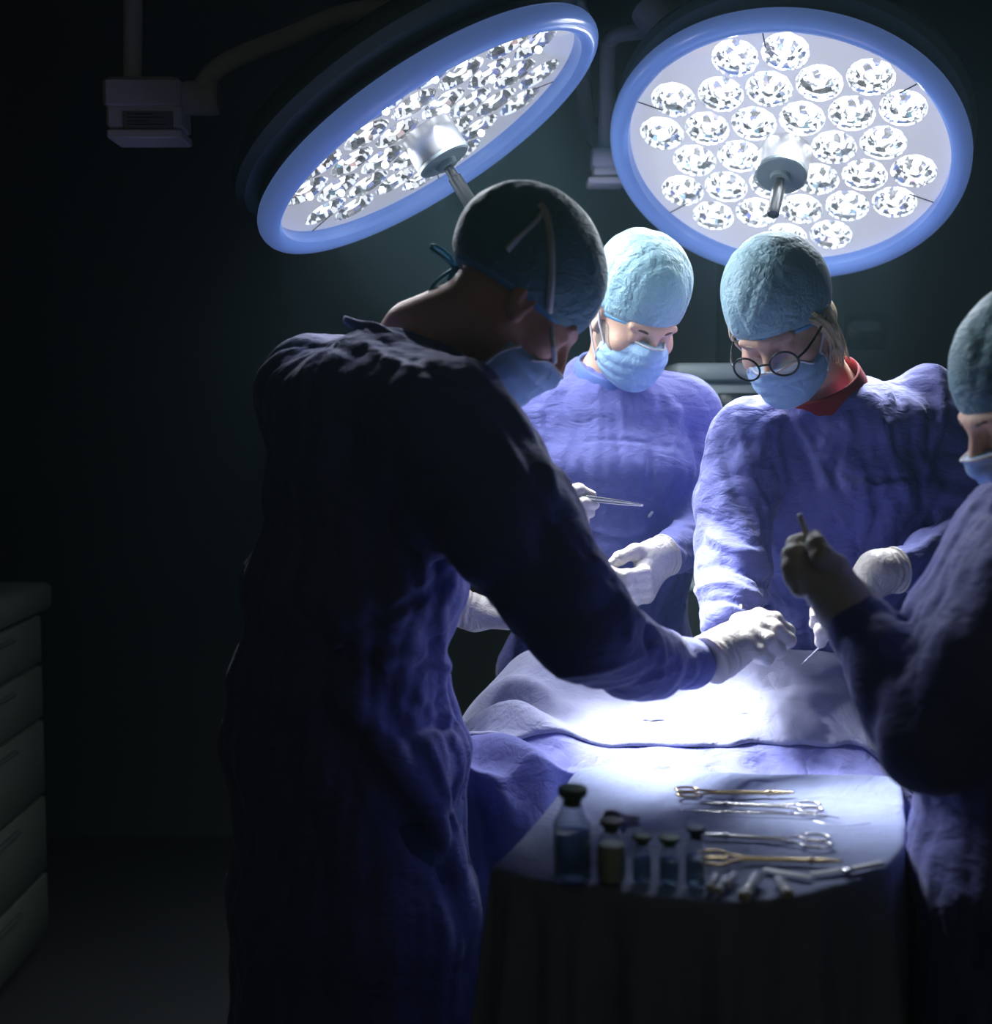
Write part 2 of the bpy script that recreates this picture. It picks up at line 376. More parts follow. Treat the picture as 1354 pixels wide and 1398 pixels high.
def lamp(c, R, label, rot, core, spill, aim, cone):
    global pod_me, led_me
    root = empty('surgical_lamp', c, label, 'surgical lamp', 'round ceiling surgical lamps')
    m4 = Matrix([list(R[i]) + [0] for i in range(3)] + [[0, 0, 0, 1]])
    root.rotation_euler = m4.to_euler()
    B = lambda n, mb, m, p=root, sm=True: sharp(mb.build(n, m, p, sm, world=False))
    B('housing', MB().lathe([(.10, -.150), (.30, -.145), (.352, -.128), (.372, -.104), (.376, -.085), (.368, -.066), (.345, -.060), (.340, -.05), (.352, -.040), (.356, -.030), (.352, -.012)], n=96, caps='first'), M['lamp_shell'])
    pr = [(.352 + .022 * math.cos(t), -.004 + .024 * math.sin(t)) for t in np.linspace(-1.9, 2.6, 14)]
    B('blue_rim', MB().lathe(pr + [(.333, -.004), (.333, -.030)], n=128, caps=False), M['ring'])
    pods = hexpods(rot); zp = -.018
    vs = [Vector((.334 * math.cos(a), .334 * math.sin(a))) for a in np.linspace(0, 2 * PI, 97)[:-1]]; ed = [(i, (i + 1) % 96) for i in range(96)]
    for x, y in pods:
        n0 = len(vs); vs += [Vector((x + RP * math.cos(a), y + RP * math.sin(a))) for a in np.linspace(0, 2 * PI, 33)[:-1]]
        ed += [(n0 + i, n0 + (i + 1) % 32) for i in range(32)]
    V2, _, F2, *_r = delaunay_2d_cdt(vs, ed, [], 0, 1e-6)
    F3 = []
    for f in F2:
        g = sum((V2[i] for i in f), Vector((0, 0))) / len(f)
        if g.length < .3345 and all((g.x - x) ** 2 + (g.y - y) ** 2 > (RP * .97) ** 2 for x, y in pods): F3.append(list(f))
    mk('face_plate', [(v.x, v.y, zp) for v in V2], F3, M['plate'], root, False, False)
    for k in range(6):
        sm_ = MB()
        a = rot + math.radians(60 * k + 27); d = np.array([math.cos(a), math.sin(a)]); e = np.array([-d[1], d[0]])
        Rk = np.array([[d[0], e[0], 0], [d[1], e[1], 0], [0, 0, 1]])
        sm_.box((d[0] * .305, d[1] * .305, zp + .0006), (.056, .0022, .0016), Rk)
        B('panel_seam', sm_, M['seam'], root, False)
    for i, (x, y) in enumerate(pods):
        if pod_me is None:
            mb = MB(); n = 18; prof = [(RP, 0), (RP * .97, -.005), (RP * .86, -.014), (RP * .66, -.022), (RP * .42, -.027), (RP * .22, -.029)]
            mb.lathe(prof, n=n, caps=False); o = mb.build('light_pod', M['refl'], root, False, False); pod_me = o.data
            l = MB().lathe([(.026, -.028), (.024, -.012), (.017, -.004), (.006, -.002)], n=9)
            l = l.build('lens', M['lensglow'], o, False, False); led_me = l.data
        else:
            o = bpy.data.objects.new('light_pod', pod_me); C.objects.link(o); o.parent = root
            l = bpy.data.objects.new('lens', led_me); C.objects.link(l); l.parent = o
        o.location = (x, y, zp); o.rotation_euler = (0, 0, i * .37)
        ld = bpy.data.lights.new('pod_beam', 'SPOT'); wide = i % 3 == 0; ld.energy = spill if wide else core; ld.spot_size = math.radians(165 if wide else cone); ld.spot_blend = .9 if wide else .8
        ld.shadow_soft_size = 0.006 if wide else .022; ld.color = (.90, .95, 1)
        lo = bpy.data.objects.new('pod_beam', ld); C.objects.link(lo); lo.parent = root; lo.location = (x, y, zp + .012)
        d = Vector((0, 0, 1)) if wide else Vector(R.T @ (np.array(aim) - (c + R @ np.array([x, y, zp])))); lo.rotation_euler = (-d).to_track_quat('Z', 'Y').to_euler()
        lo.visible_camera = True
    B('cover_glass', MB().lathe([(.334, -.003), (.334, -.0008)], n=96), M['pane'])
    hub = B('hub', MB().lathe([(.054, zp), (.054, .040), (.052, .044)], n=48), M['hub_metal'])
    B('hub_cap', MB().lathe([(.0535, .044), (.0535, .050), (.050, .053), (.022, .054), (.020, .064)], n=48), M['lamp_shell'])
    h = MB().lathe([(.010, .060), (.010, .085), (.0135, .087), (.0140, .150), (.012, .158), (.004, .162)], n=24)
    B('handle', h, M['black'])
    return root, c, R
lampB = lamp(*lampframe(1071, 216, 2.85, (-.2, .98), .70), 'large round surgical lamp facing the camera with clear bright pods, behind the woman in glasses', math.radians(22), LAMP_W[2], LAMP_W[3], (.50, 2.11, 1.02), 26)
lampA = lamp(*lampframe(588, 190, 2.60, (.526, .85), .285), 'large round surgical lamp seen edge-on at a steep tilt, above the dark surgeon\'s head', math.radians(5), LAMP_W[0], LAMP_W[1], (.37, 2.03, 1.0), 29)
def arms():
    a = empty('lamp_arm', at(180, 90, 2.9), 'grey ceiling arm with boxy elbow holding the tilted lamp', 'lamp arm', 'ceiling arms of the lamps')
    Y = 2.75
    MB().tube([at(184, -240, Y), at(184, -120, Y), at(182, -30, Y), at(181, 118, Y)], .019, 16).build('drop_tube', M['arm'], a)
    g = MB(); c = at(201, 133, Y); g.bbox(c, (.155, .10, .062), .008); sharp(g.build('elbow_housing', M['arm'], a))
    g = MB(); c = at(276, 134, Y); Rx = np.array([[0, 0, 1], [0, 1, 0], [-1, 0, 0.]])
    g.lathe([(.032, -.035), (.034, -.03), (.034, .03), (.030, .035)], c, Rx, 24); sharp(g.build('swivel', M['arm'], a))
    g = MB(); c = at(204, 166, Y); g.bbox(c + [0, 0, .002], (.150, .095, .048), .006); hb = sharp(g.build('label_box', M['arm'], a))
    g = MB(); c = at(202, 163, Y - .049); g.box(c, (.100, .001, .032)); lb = g.build('rating_label', M['label'], hb, False)
    g = MB()
    for k, (wd, x) in enumerate([(.05, -.015), (.07, -.005), (.04, -.02), (.075, -.003)]): g.box(c + [x, -.001, .011 - k * .007], (wd, .0006, .0018))
    g.build('label_print', M['print'], hb, False)
    g = MB(); c = at(205, 189, Y); g.bbox(c, (.148, .10, .018), .003); sharp(g.build('bottom_plate', M['arm_light'], a))
    P = [at(276, 136, Y), at(283, 108, Y - .01), at(320, 80, Y - .02), at(400, 48, Y - .05), at(455, 24, 2.68), at(510, 12, 2.66), at(570, 12, 2.64), at(640, 15, 2.62)]
    MB().tube(P, [.020, .020, .020, .020, .0195, .0185, .018, .018], 16, 6).build('spring_arm', M['arm'], a)
    ax = nrm(at(672, -30, 2.62) - at(655, 38, 2.60)); u = nrm(np.cross(ax, [0, 1, 0])); Rj = np.stack([u, np.cross(ax, u), ax], 1)
    g = MB().lathe([(.026, -.004), (.034, .0), (.036, .006), (.036, .075), (.034, .08)], at(655, 40, 2.60), Rj, 32); sharp(g.build('joint', M['arm_light'], a))
    g = MB().lathe([(.037, .0), (.037, .09)], at(655, 40, 2.60) + ax * .055, Rj, 32); sharp(g.build('joint_cap', M['lamp_shell'], a))
    MB().tube([at(690, -8, 2.62), at(740, -14, 2.66), at(778, -2, 2.70), at(792, 18, 2.74), at(794, 40, 2.78)], .018, 14).build('yoke_tube', M['lamp_shell'], a)
    c0, R0 = lampA[1], lampA[2]
    MB().tube([at(660, 10, 2.62), at(650, 5, 2.66), c0 + R0 @ np.array([.02, .1, -.20]), c0 + R0 @ np.array([0, 0, -.14])], .022, 14).build('lamp_mount', M['arm'], a)
    b = empty('lamp_arm', at(830, 100, 3.1), 'pale grey bent arm with boxy elbow between the two lamps', 'lamp arm', 'ceiling arms of the lamps')
    Y = 3.15
    MB().tube([at(908, 22, 2.95), at(880, 40, 3.0), at(846, 46, 3.08), at(832, 56, Y), at(829, 80, Y), at(828, 150, Y), at(826, 205, Y)], .019, 16, 6).build('bent_tube', M['arm'], b)
    MB().bbox(at(828, 218, Y), (.075, .09, .045), .006).build('elbow_housing', M['arm'], b)
    MB().bbox(at(826, 236, Y), (.060, .08, .022), .004).build('label_box', M['arm'], b)
    MB().bbox(at(826, 250, Y), (.085, .09, .016), .003).build('bottom_plate', M['arm_light'], b)
    MB().tube([at(826, 205, Y), at(800, 150, 3.4), at(790, -60, 3.5), at(790, -330, 3.5)], .019, 16, 6).build('drop_tube', M['arm'], b)
    ax = nrm(at(883, 10, 2.9) - at(912, 45, 2.88)); u = nrm(np.cross(ax, [0, 1, 0])); Rj = np.stack([u, np.cross(ax, u), ax], 1)
    g = MB().lathe([(.026, -.004), (.036, .0), (.038, .006), (.038, .070), (.036, .075)], at(910, 44, 2.88), Rj, 32); sharp(g.build('joint', M['arm_light'], b))
    c0, R0 = lampB[1], lampB[2]
    MB().tube([at(900, 30, 2.92), at(930, -10, 2.98), c0 + R0 @ np.array([-.12, .16, -.20]), c0 + R0 @ np.array([-.05, .05, -.14])], .022, 14).build('lamp_mount', M['arm'], b)
arms()
# ---------------------------------------------------------------- people
def person(loc, label): return empty('person', loc, label, 'person', 'people around the operating table')
def addlocal(name, G, m, root, R=None, c=None):
    V, Q = G.mesh()
    if R is not None: V = V @ np.asarray(R).T + c
    return mk(name, V, Q, m, root)
def headsdf(G, R, c, s=1.0, fem=False, noseb=0):
    """skull and face in the head's own frame (x right, y forward, z up)"""
    h = .19 * s
    r = G.reg(c - h, c + h, R, c)
    if s != 1: r.x, r.y, r.z = r.x / s, r.y / s, r.z / s
    E = lambda q, rd, k, op='u': getattr(r, op)(dell(r, q, rd) * s, k)
    K = lambda a, b, ra, rb, k, op='u': getattr(r, op)(dcap(r, np.array(a), np.array(b), ra, rb) * s, k)
    E((0, -.018, .032), (.075, .097, .086), .03)
    E((0, .030, -.030), (.060, .058, .082), .04)
    for q in (-1, 1):
        K((q * .052, .002, -.050), (q * .020, .062, -.098), .018, .015, .03)
        E((q * .040, .058, -.032), (.026, .024, .022), .02)                    # cheek
        E((q * .031, .096, -.001), (.019, .018, .014), .012, 's_')             # eye socket
        E((q * .031, .073, -.003), (.0145, .0145, .0125), .004)                # lowered lid
        K((q * .020, .0865, -.0115), (q * .042, .0795, -.0105), .0022, .0018, .003)   # lash line
        K((q * .010, .089, .016), (q * .046, .078, .018), .0085, .006, .014)   # brow
        E((q * .077, -.006, -.008), (.010, .019, .031), .006)                  # ear
        E((q * .087, .002, -.006), (.008, .010, .019), .004, 's_')
        E((q * .079, .004, -.032), (.007, .009, .010), .006)
        K((q * .012, .100, -.038), (q * .011, .104, -.037), .007, .006, .006)  # nostril wing
    K((0, .088, .006), (0, .110, -.033), .0085, .0115, .012)
    E((0, .066, -.104), (.022, .018, .017), .02)
    K((-.018, .090, -.064), (.018, .090, -.064), .0055, .0055, .008)
    K((-.015, .089, -.075), (.015, .089, -.075), .0065, .0065, .006)
    return r
def bodygrid(c, lo, hi, hf=.0034, h=.013, w=.135):
    return Grid(*[axis(lo[i], hi[i], h, (c[i] - w - (.03 if i == 2 else 0), c[i] + w), hf) for i in range(3)])
def build_body(root, R, c, neck, torso, fwd, arms, m, legs, s=1.0, name='body'):
    pts = np.array([p[0] for p in torso] + [q for a in arms for q in a] + list(legs) + [c])
    lo = pts.min(0) - .22; hi = pts.max(0) + .2; lo[2] = -.01
    G = bodygrid(c, lo, hi)
    G.loft([(p, a * .80, b * .72) for p, a, b in torso], fwd)
    for a in arms: G.chain(a, [.052, .040, .026] + [.026] * (len(a) - 3), .03)
    for l in (-1, 1):
        f = nrm((fwd[0], fwd[1], 0)); rt = np.array([f[1], -f[0], 0]); hp = legs[0] + rt * .09 * l
        G.chain([hp, hp + f * .01 - [0, 0, .42], np.array([hp[0], hp[1], .06])], [.085, .055, .035], .03)
        ft = np.array([hp[0], hp[1], .04]); G.cap(ft - f * .03, ft + f * .14, .034, .026, .03)
    headsdf(G, R, c, s)
    sk = c + R @ np.array([0, -.035, -.055]) * s
    G.cap(sk, neck, .052 * s, .060, .035)
    V, Q = G.mesh()
    return mk(name, V, Q, m, root)
def legwear(root, legs, fwd):
    f = nrm((fwd[0], fwd[1], 0)); rt = np.array([f[1], -f[0], 0])
    for l in (-1, 1):
        hp = legs[0] + rt * .09 * l
        g = MB().tube([hp, hp + f * .01 - [0, 0, .42], np.array([hp[0], hp[1], .06])], [.11, .085, .07], 20, 4); g.build('trouser_leg', M['trouser'], root)
        G = Grid(*[axis(a - .22, a + .22, .009) for a in (hp[0], hp[1])], axis(-.01, .13, .009))
        ft = np.array([hp[0], hp[1], .045]); G.cap(ft - f * .035, ft + f * .15, .042, .034, .02); G.cap(ft, ft + [0, 0, .03], .042, .04, .02)
        r = G.all(); r.i(.002 - r.z + 0 * r.x + 0 * r.y, .004); addlocal('shoe', G, M['shoe'], root)
def cap_part(root, R, c, m, kind='round', seed=1, s=1.0, cut=((0, .094, .030), (0, -.115, -.040)), wr=.0022):
    """scrub cap in head coordinates, cut along a plane from brow to nape"""
    G = Grid(axis(-.125, .125, .0026), axis(-.150, .135, .0026), axis(-.075, .185, .0026)); r = G.all()
    if kind == 'tall':
        r.u(dell(r, (0, -.015, .040), (.088, .108, .095)), 0); r.u(dell(r, (0, -.020, .085), (.083, .098, .072)), .03)
    elif kind == 'puff':
        r.u(dell(r, (0, -.022, .042), (.091, .112, .098)), 0); r.u(dell(r, (0, -.040, .055), (.082, .095, .085)), .03)
    else:
        r.u(dell(r, (0, -.020, .040), (.087, .110, .096)), 0); r.u(dell(r, (0, -.030, .060), (.075, .085, .082)), .03)
    g = np.random.default_rng(seed)
    a = np.array(cut[0]); b = np.array(cut[1]); d = nrm(b - a); nn = np.array([0, -d[2], d[1]]) if -d[2] * 0 + d[1] < 0 else np.array([0, d[2], -d[1]])
    nn = np.array([0, d[2], -d[1]]); nn = nn if nn[2] > 0 else -nn
    hgt = (r.y - a[1]) * nn[1] + (r.z - a[2]) * nn[2] + 0 * r.x
    amt = np.clip(hgt / .05, 0, 1)
    f = ridged(r, 3, 34, wr, [(.5, .2, .9), (.9, .3, -.4), (.1, 1, .3)], seed, 1.6, 18) + ridged(r, 2, 75, wr * .45, [(.4, .5, .7), (1, -.3, .3)], seed + 9, 1.8, 30)
    r.disp(-f * (.25 + .75 * amt)); r.disp(np.clip((.012 - hgt) / .012, 0, 1) * .004)
    r.i(-hgt, .003)
    V, Q = G.mesh(); cap = mk('scrub_cap', (V * s) @ R.T + c, Q, m, root)
    B = Grid(*G.ax); rb = B.all()
    if kind == 'tall': rb.u(dell(rb, (0, -.015, .040), (.088, .108, .095)), 0)
    elif kind == 'puff': rb.u(dell(rb, (0, -.022, .042), (.091, .112, .098)), 0)
    else: rb.u(dell(rb, (0, -.020, .040), (.087, .110, .096)), 0)
    rb.disp(np.full_like(B.D, .0018)); rb.i(np.abs(hgt + .001) - .0042, .002)
    V, Q = B.mesh(); mk('cap_band', (V * s) @ R.T + c, Q, M['cap_band'], cap)
    cap_part.last = (G, R, c, s); return cap
def mask_part(root, R, c, s=1.0, seed=3, top=-.020, drop=0.0, m=None, loops='ear', chin=-.132):
    G = Grid(axis(-.085, .085, .0024), axis(-.02, .145, .0024), axis(-.16, .01, .0024)); r = G.all()
    r.u(dell(r, (0, .036, -.062 - drop), (.069, .074, .074)), 0)
    r.u(dell(r, (0, .080, -.040 - drop), (.026, .040, .026)), .02)
    r.u(dell(r, (0, .074, -.092 - drop), (.036, .030, .034)), .02)
    r.u(dell(r, (0, .088, -.026 - drop), (.024, .030, .030)), .02)
    ridge = np.abs(np.sin((r.z + drop + .25 * np.abs(r.x)) * 130 + .6)) * .0022 + 0 * r.y
    r.disp(-ridge); r.disp(-ridged(r, 2, 60, .0011, [(.3, .2, 1), (.8, .4, .3)], seed, 1.4, 25))
    ax = np.abs(r.x)
    r.i((r.z - (top - drop - .14 * np.maximum(ax - .006, 0) - .9 * np.maximum(ax - .045, 0))) + 0 * r.y, .003)
    r.i((.016 + .1 * ax - r.y) + 0 * r.z, .003)
    r.i((chin - drop - r.z) + 0 * r.x + 0 * r.y, .02)
    V, Q = G.mesh(); o = mk('face_mask', (V * s) @ R.T + c, Q, m or M['mask'], root)
    W = lambda *p: R @ (np.array(p) * s) + c
    for q in (-1, 1):
        pts = []
        for t in (0, .010, .020, .030, .040, .050, .058, .064):
            zz = top - drop - .14 * max(t - .006, 0) - .9 * max(t - .045, 0); col = G.D[np.searchsorted(G.ax[0], q * t), :, np.searchsorted(G.ax[2], zz - .005)]
            ins = np.nonzero(col < 0)[0]
            if len(ins): pts.append(W(q * t, float(G.ax[1][ins[-1]]) + .001, zz))
        MB().tube(pts, .0022, 8, 3).build('mask_edge', M['white_cloth'], o)
    side = [W(0, 0, 0)]
    for q in (-1, 1):
        MB().tube([W(q * .068, .040, -.046 - drop), W(q * .069, .026, -.070 - drop), W(q * .062, .022, -.098 - drop)], .0024, 8, 3).build('mask_edge', M['white_cloth'], o)
    if loops == 'tie':
        for q in (-1, 1):
            MB().tube([W(q * .068, .040, -.044 - drop), W(q * .081, .020, -.010), W(q * .090, .000, .030), W(q * .086, -.030, .075), W(q * .05, -.06, .125)], .0032, 8, 5, flat=.4).build('mask_tie', M['white_cloth'], o)
            MB().tube([W(q * .062, .022, -.098 - drop), W(q * .062, -.010, -.095), W(q * .055, -.06, -.080), W(q * .02, -.10, -.07)], .0026, 8, 4, flat=.4).build('mask_tie', M['white_cloth'], o)
    elif loops == 'ear':
        for q in (-1, 1):
            MB().tube([W(q * .068, .040, -.046 - drop), W(q * .080, .018, -.018), W(q * .088, -.006, .018), W(q * .086, -.025, -.014), W(q * .074, -.006, -.060), W(q * .063, .024, -.096 - drop)], .0022, 8, 5).build('ear_loop', M['white_cloth'], o)
    return o
def brows(root, R, c, m, s=1.0, t=.0026):
    W = lambda *p: R @ (np.array(p) * s) + c
    for q in (-1, 1):
        MB().tube([W(q * .012, .0925, .013), W(q * .022, .0925, .016), W(q * .034, .0875, .017), W(q * .048, .0775, .013)], [t, t * 1.2, t, .001], 8, 4).build('eyebrow', m, root)
def snap(G, p):
    d = np.asarray(p) - camp; Ln = np.linalg.norm(d); d = d / Ln; T = np.linspace(Ln - .4, Ln + .4, 200); Q = camp + T[:, None] * d
    ii = [np.clip(np.searchsorted(G.ax[k], Q[:, k]), 0, len(G.ax[k]) - 1) for k in range(3)]
    h = np.nonzero(G.D[ii[0], ii[1], ii[2]] < .002)[0]
    return Q[h[0]] if len(h) else np.asarray(p, float)
def ln(pts, wd, hg, Y=2.4): return ([at(a, b, Y) for a, b in pts], wd, hg)
def snapcap(cg, px, py):
    G, R, c, s = cg; r = nrm(ray(px, py)); T = np.linspace(1.4, 2.6, 900); Q = ((camp + T[:, None] * r - c) @ R) / s
    ii = [np.clip(np.searchsorted(G.ax[k], Q[:, k]), 0, len(G.ax[k]) - 1) for k in range(3)]
    h = np.nonzero(G.D[ii[0], ii[1], ii[2]] < 0)[0]
    return camp + (T[h[0]] - .003) * r if len(h) else None
def gown(root, torso, fwd, arms, m, seed, neckp, neckr, fine, hf=.0055, folds=1.0, lines=(), cuts=()):
    """torso: loft stations; arms: (points, radii); neckp: opening centre; lines: (points, width, height) seams and long folds"""
    P = np.array([p[0] for p in torso] + [q for a, _ in arms for q in a])
    lo = P.min(0) - .27; hi = P.max(0) + .20; lo[2] = max(.25, torso[-1][0][2] - .02)
    G = Grid(axis(lo[0], hi[0], .016, fine[0], hf), axis(lo[1], hi[1], .016, fine[1], hf), axis(lo[2], hi[2], .02, fine[2], hf))
    G.loft(torso, fwd, .05)
    for a, rd in arms:
        G.chain(a, rd, .05)
        a = np.array(a, float)
        for i in range(len(a) - 1):                         # rings and spirals of loose cloth round the sleeve
            d = a[i + 1] - a[i]; Ln = np.linalg.norm(d); d = d / Ln; pad = rd[i] + .05
            r = G.reg(np.minimum(a[i], a[i + 1]) - pad, np.maximum(a[i], a[i + 1]) + pad)
            t = (r.x - a[i][0]) * d[0] + (r.y - a[i][1]) * d[1] + (r.z - a[i][2]) * d[2]
            dist = dcap(r, a[i], a[i + 1], rd[i], rd[i + 1])
            u = nrm(np.cross(d, [.3, .5, .8])); v = np.cross(d, u)
            A = np.arctan2((r.x - a[i][0]) * v[0] + (r.y - a[i][1]) * v[1] + (r.z - a[i][2]) * v[2], (r.x - a[i][0]) * u[0] + (r.y - a[i][1]) * u[1] + (r.z - a[i][2]) * u[2])
            wgt = np.exp(-(dist / .03) ** 2) * np.clip(t / .05, 0, 1) * (np.clip((Ln - .012 - t) / .06, 0, 1) if i == len(a) - 2 else np.clip((Ln + .03 - t) / .05, 0, 1))
            last = 1.25 if i == len(a) - 2 else .8
            f = last * folds * (.0085 * (np.abs(np.sin(t * 46 + 1.3 * np.sin(A + i) + 1.1 * np.sin(2 * A + seed) + seed)) ** .8 - .55) * (.5 + .5 * np.sin(A * 1.5 + t * 9 + seed))
                 + .006 * (np.abs(np.sin(t * 23 - 1.7 * np.sin(A + 2 * i + seed))) - .5))
            r.disp(-(f * wgt).astype(np.float32))
    r = G.all()
    up = (0, 0, 1)
    f = nrm((fwd[0], fwd[1], 0)); rt = np.array([f[1], -f[0], 0])
    fz = ridged(r, 4, 22, .0075 * folds, [rt + [0, 0, .25], rt * .8 - [0, 0, .55], rt + [0, 0, .7], rt * .5 + [0, 0, .2]], seed, 1.5, 5.5)
    fz = fz + ridged(r, 2, 70, .0016 * folds, [(0.4, .2, .9), rt - [0, 0, .4]], seed + 4, 1.5, 16)
    cx, cy = torso[3][0][0], torso[3][0][1]; th = np.arctan2((r.x - cx) * rt[0] + (r.y - cy) * rt[1], (r.x - cx) * f[0] + (r.y - cy) * f[1])
    vz = 1.3 * np.sin(5 * r.z + seed) + .8 * np.sin(11 * r.z + 2 * th)
    vf = (np.abs(np.sin(6.5 * th + vz + seed)) ** .7 - .6) * .007 + (np.abs(np.sin(14 * th - 1.2 * vz + seed)) ** .7 - .6) * .004
    vf = vf * (.35 + .65 * np.sin(2.3 * r.z * 2 + th * 2 + seed) ** 2)
    r.disp(-(fz * .75 + folds * vf).astype(np.float32))
    for pts, wd, hgt in lines:
        pts = np.array([snap(G, p) for p in spline(pts, 4)]); pts[1:-1] = (pts[:-2] + pts[1:-1] * 2 + pts[2:]) / 4
        q = G.reg(pts.min(0) - wd * 3 - .01, pts.max(0) + wd * 3 + .01); dd = np.full(G.D[q.sl].shape, 9., np.float32)
        for i in range(len(pts) - 1): dd = np.minimum(dd, dcap(q, pts[i], pts[i + 1], 0, 0))
        q.disp(-(hgt * np.exp(-(dd / wd) ** 2)).astype(np.float32))
    n0 = np.array(neckp[0], float); n1 = np.array(neckp[1], float)
    q = G.reg(np.minimum(n0, n1) - neckr - .05, np.maximum(n0, n1) + neckr + .05); q.s_(dcap(q, n0, n1, neckr, neckr * 1.1), .012)
    for a, b, rr in cuts: q = G.reg(np.minimum(a, b) - rr - .03, np.maximum(a, b) + rr + .03); q.s_(dcap(q, np.array(a, float), np.array(b, float), rr, rr), .006)
    z0 = torso[-1][0][2]; r.i((z0 - r.z) + 0 * r.x + 0 * r.y, 0)
    V, Q = G.mesh(); return mk('gown', V, Q, m, root)
def collar(root, a, b, r0, m, name='gown_collar', h=.018, tilt=None):
    d = nrm(np.array(b) - a); u = nrm(np.cross(d, [.1, 1, .1])); v = np.cross(d, u); R = np.stack([u, v, d], 1)
    return MB().lathe([(r0 * 1.04, -h), (r0 * 1.07, -h * .3), (r0, h * .8), (r0 * .97, h), (r0 * .93, h * .8), (r0 * .98, -h)], a, R, 40, caps=False).build(name, m, root)
def glove(root, fingers, palm, cuff, m, h=.0019, label=None, extra=()):
    """fingers: chains [(x,y,z,r)...]; palm: capsules; cuff: (wrist, end, r0, r1)"""
    allp = np.array([q[:3] for f in list(fingers) + list(palm) for q in f] + [cuff[0], cuff[1]])
    lo = allp.min(0) - .055; hi = allp.max(0) + .055; G = Grid(*[axis(lo[i], hi[i], h) for i in range(3)])
    for p in palm:
        for i in range(len(p) - 1): G.cap(p[i][:3], p[i + 1][:3], p[i][3], p[i + 1][3], .016)
    for f in fingers:
        T = Grid(*G.ax)
        for i in range(len(f) - 1): T.cap(f[i][:3], f[i + 1][:3], f[i][3], f[i + 1][3], .003)
        for q in f[1:-1]: T.cap(q[:3], q[:3], q[3] * 1.07, q[3] * 1.07, .006)
        G.D = smin(G.D, T.D, .006)
    w0, w1, r0, r1 = cuff; w0 = np.array(w0); w1 = np.array(w1); G.cap(w0, w1, r0, r1, .02)
    d = nrm(w1 - w0); r = G.reg(np.minimum(w0, w1) - .05, np.maximum(w0, w1) + .05)
    t = (r.x - w0[0]) * d[0] + (r.y - w0[1]) * d[1] + (r.z - w0[2]) * d[2]
    r.disp(-(.0012 * np.sin(t * 420 + 3 * np.sin(r.x * 60) + 2 * np.sin(r.z * 80)) * np.clip(t / .02, 0, 1)).astype(np.float32))
    Ln = np.linalg.norm(w1 - w0); q = G.all(); tt = (q.x - w0[0]) * d[0] + (q.y - w0[1]) * d[1] + (q.z - w0[2]) * d[2]
    near = np.sqrt((q.x - w1[0]) ** 2 + (q.y - w1[1]) ** 2 + (q.z - w1[2]) ** 2) < r1 * 1.9
    q.i(np.where(near, tt - Ln, -1).astype(np.float32), .002)
    V, Q = G.mesh(); o = mk('glove', V, Q, m, root)
    u = nrm(np.cross(d, [.2, .3, 1])); v = np.cross(d, u)
    ring = [w1 - d * .003 + r1 * 1.0 * (math.cos(a) * u + math.sin(a) * v) for a in np.linspace(0, 2 * PI, 25)[:-1]]
    MB().tube(ring, .0022, 8, 2, closed=True).build('cuff_bead', m, o)
    return o
def pf(pts, r):        # pixel chain -> points with radii
    r = r if hasattr(r, '__len__') else [r] * len(pts)
    return [(*at(*p), q) for p, q in zip(pts, r)]
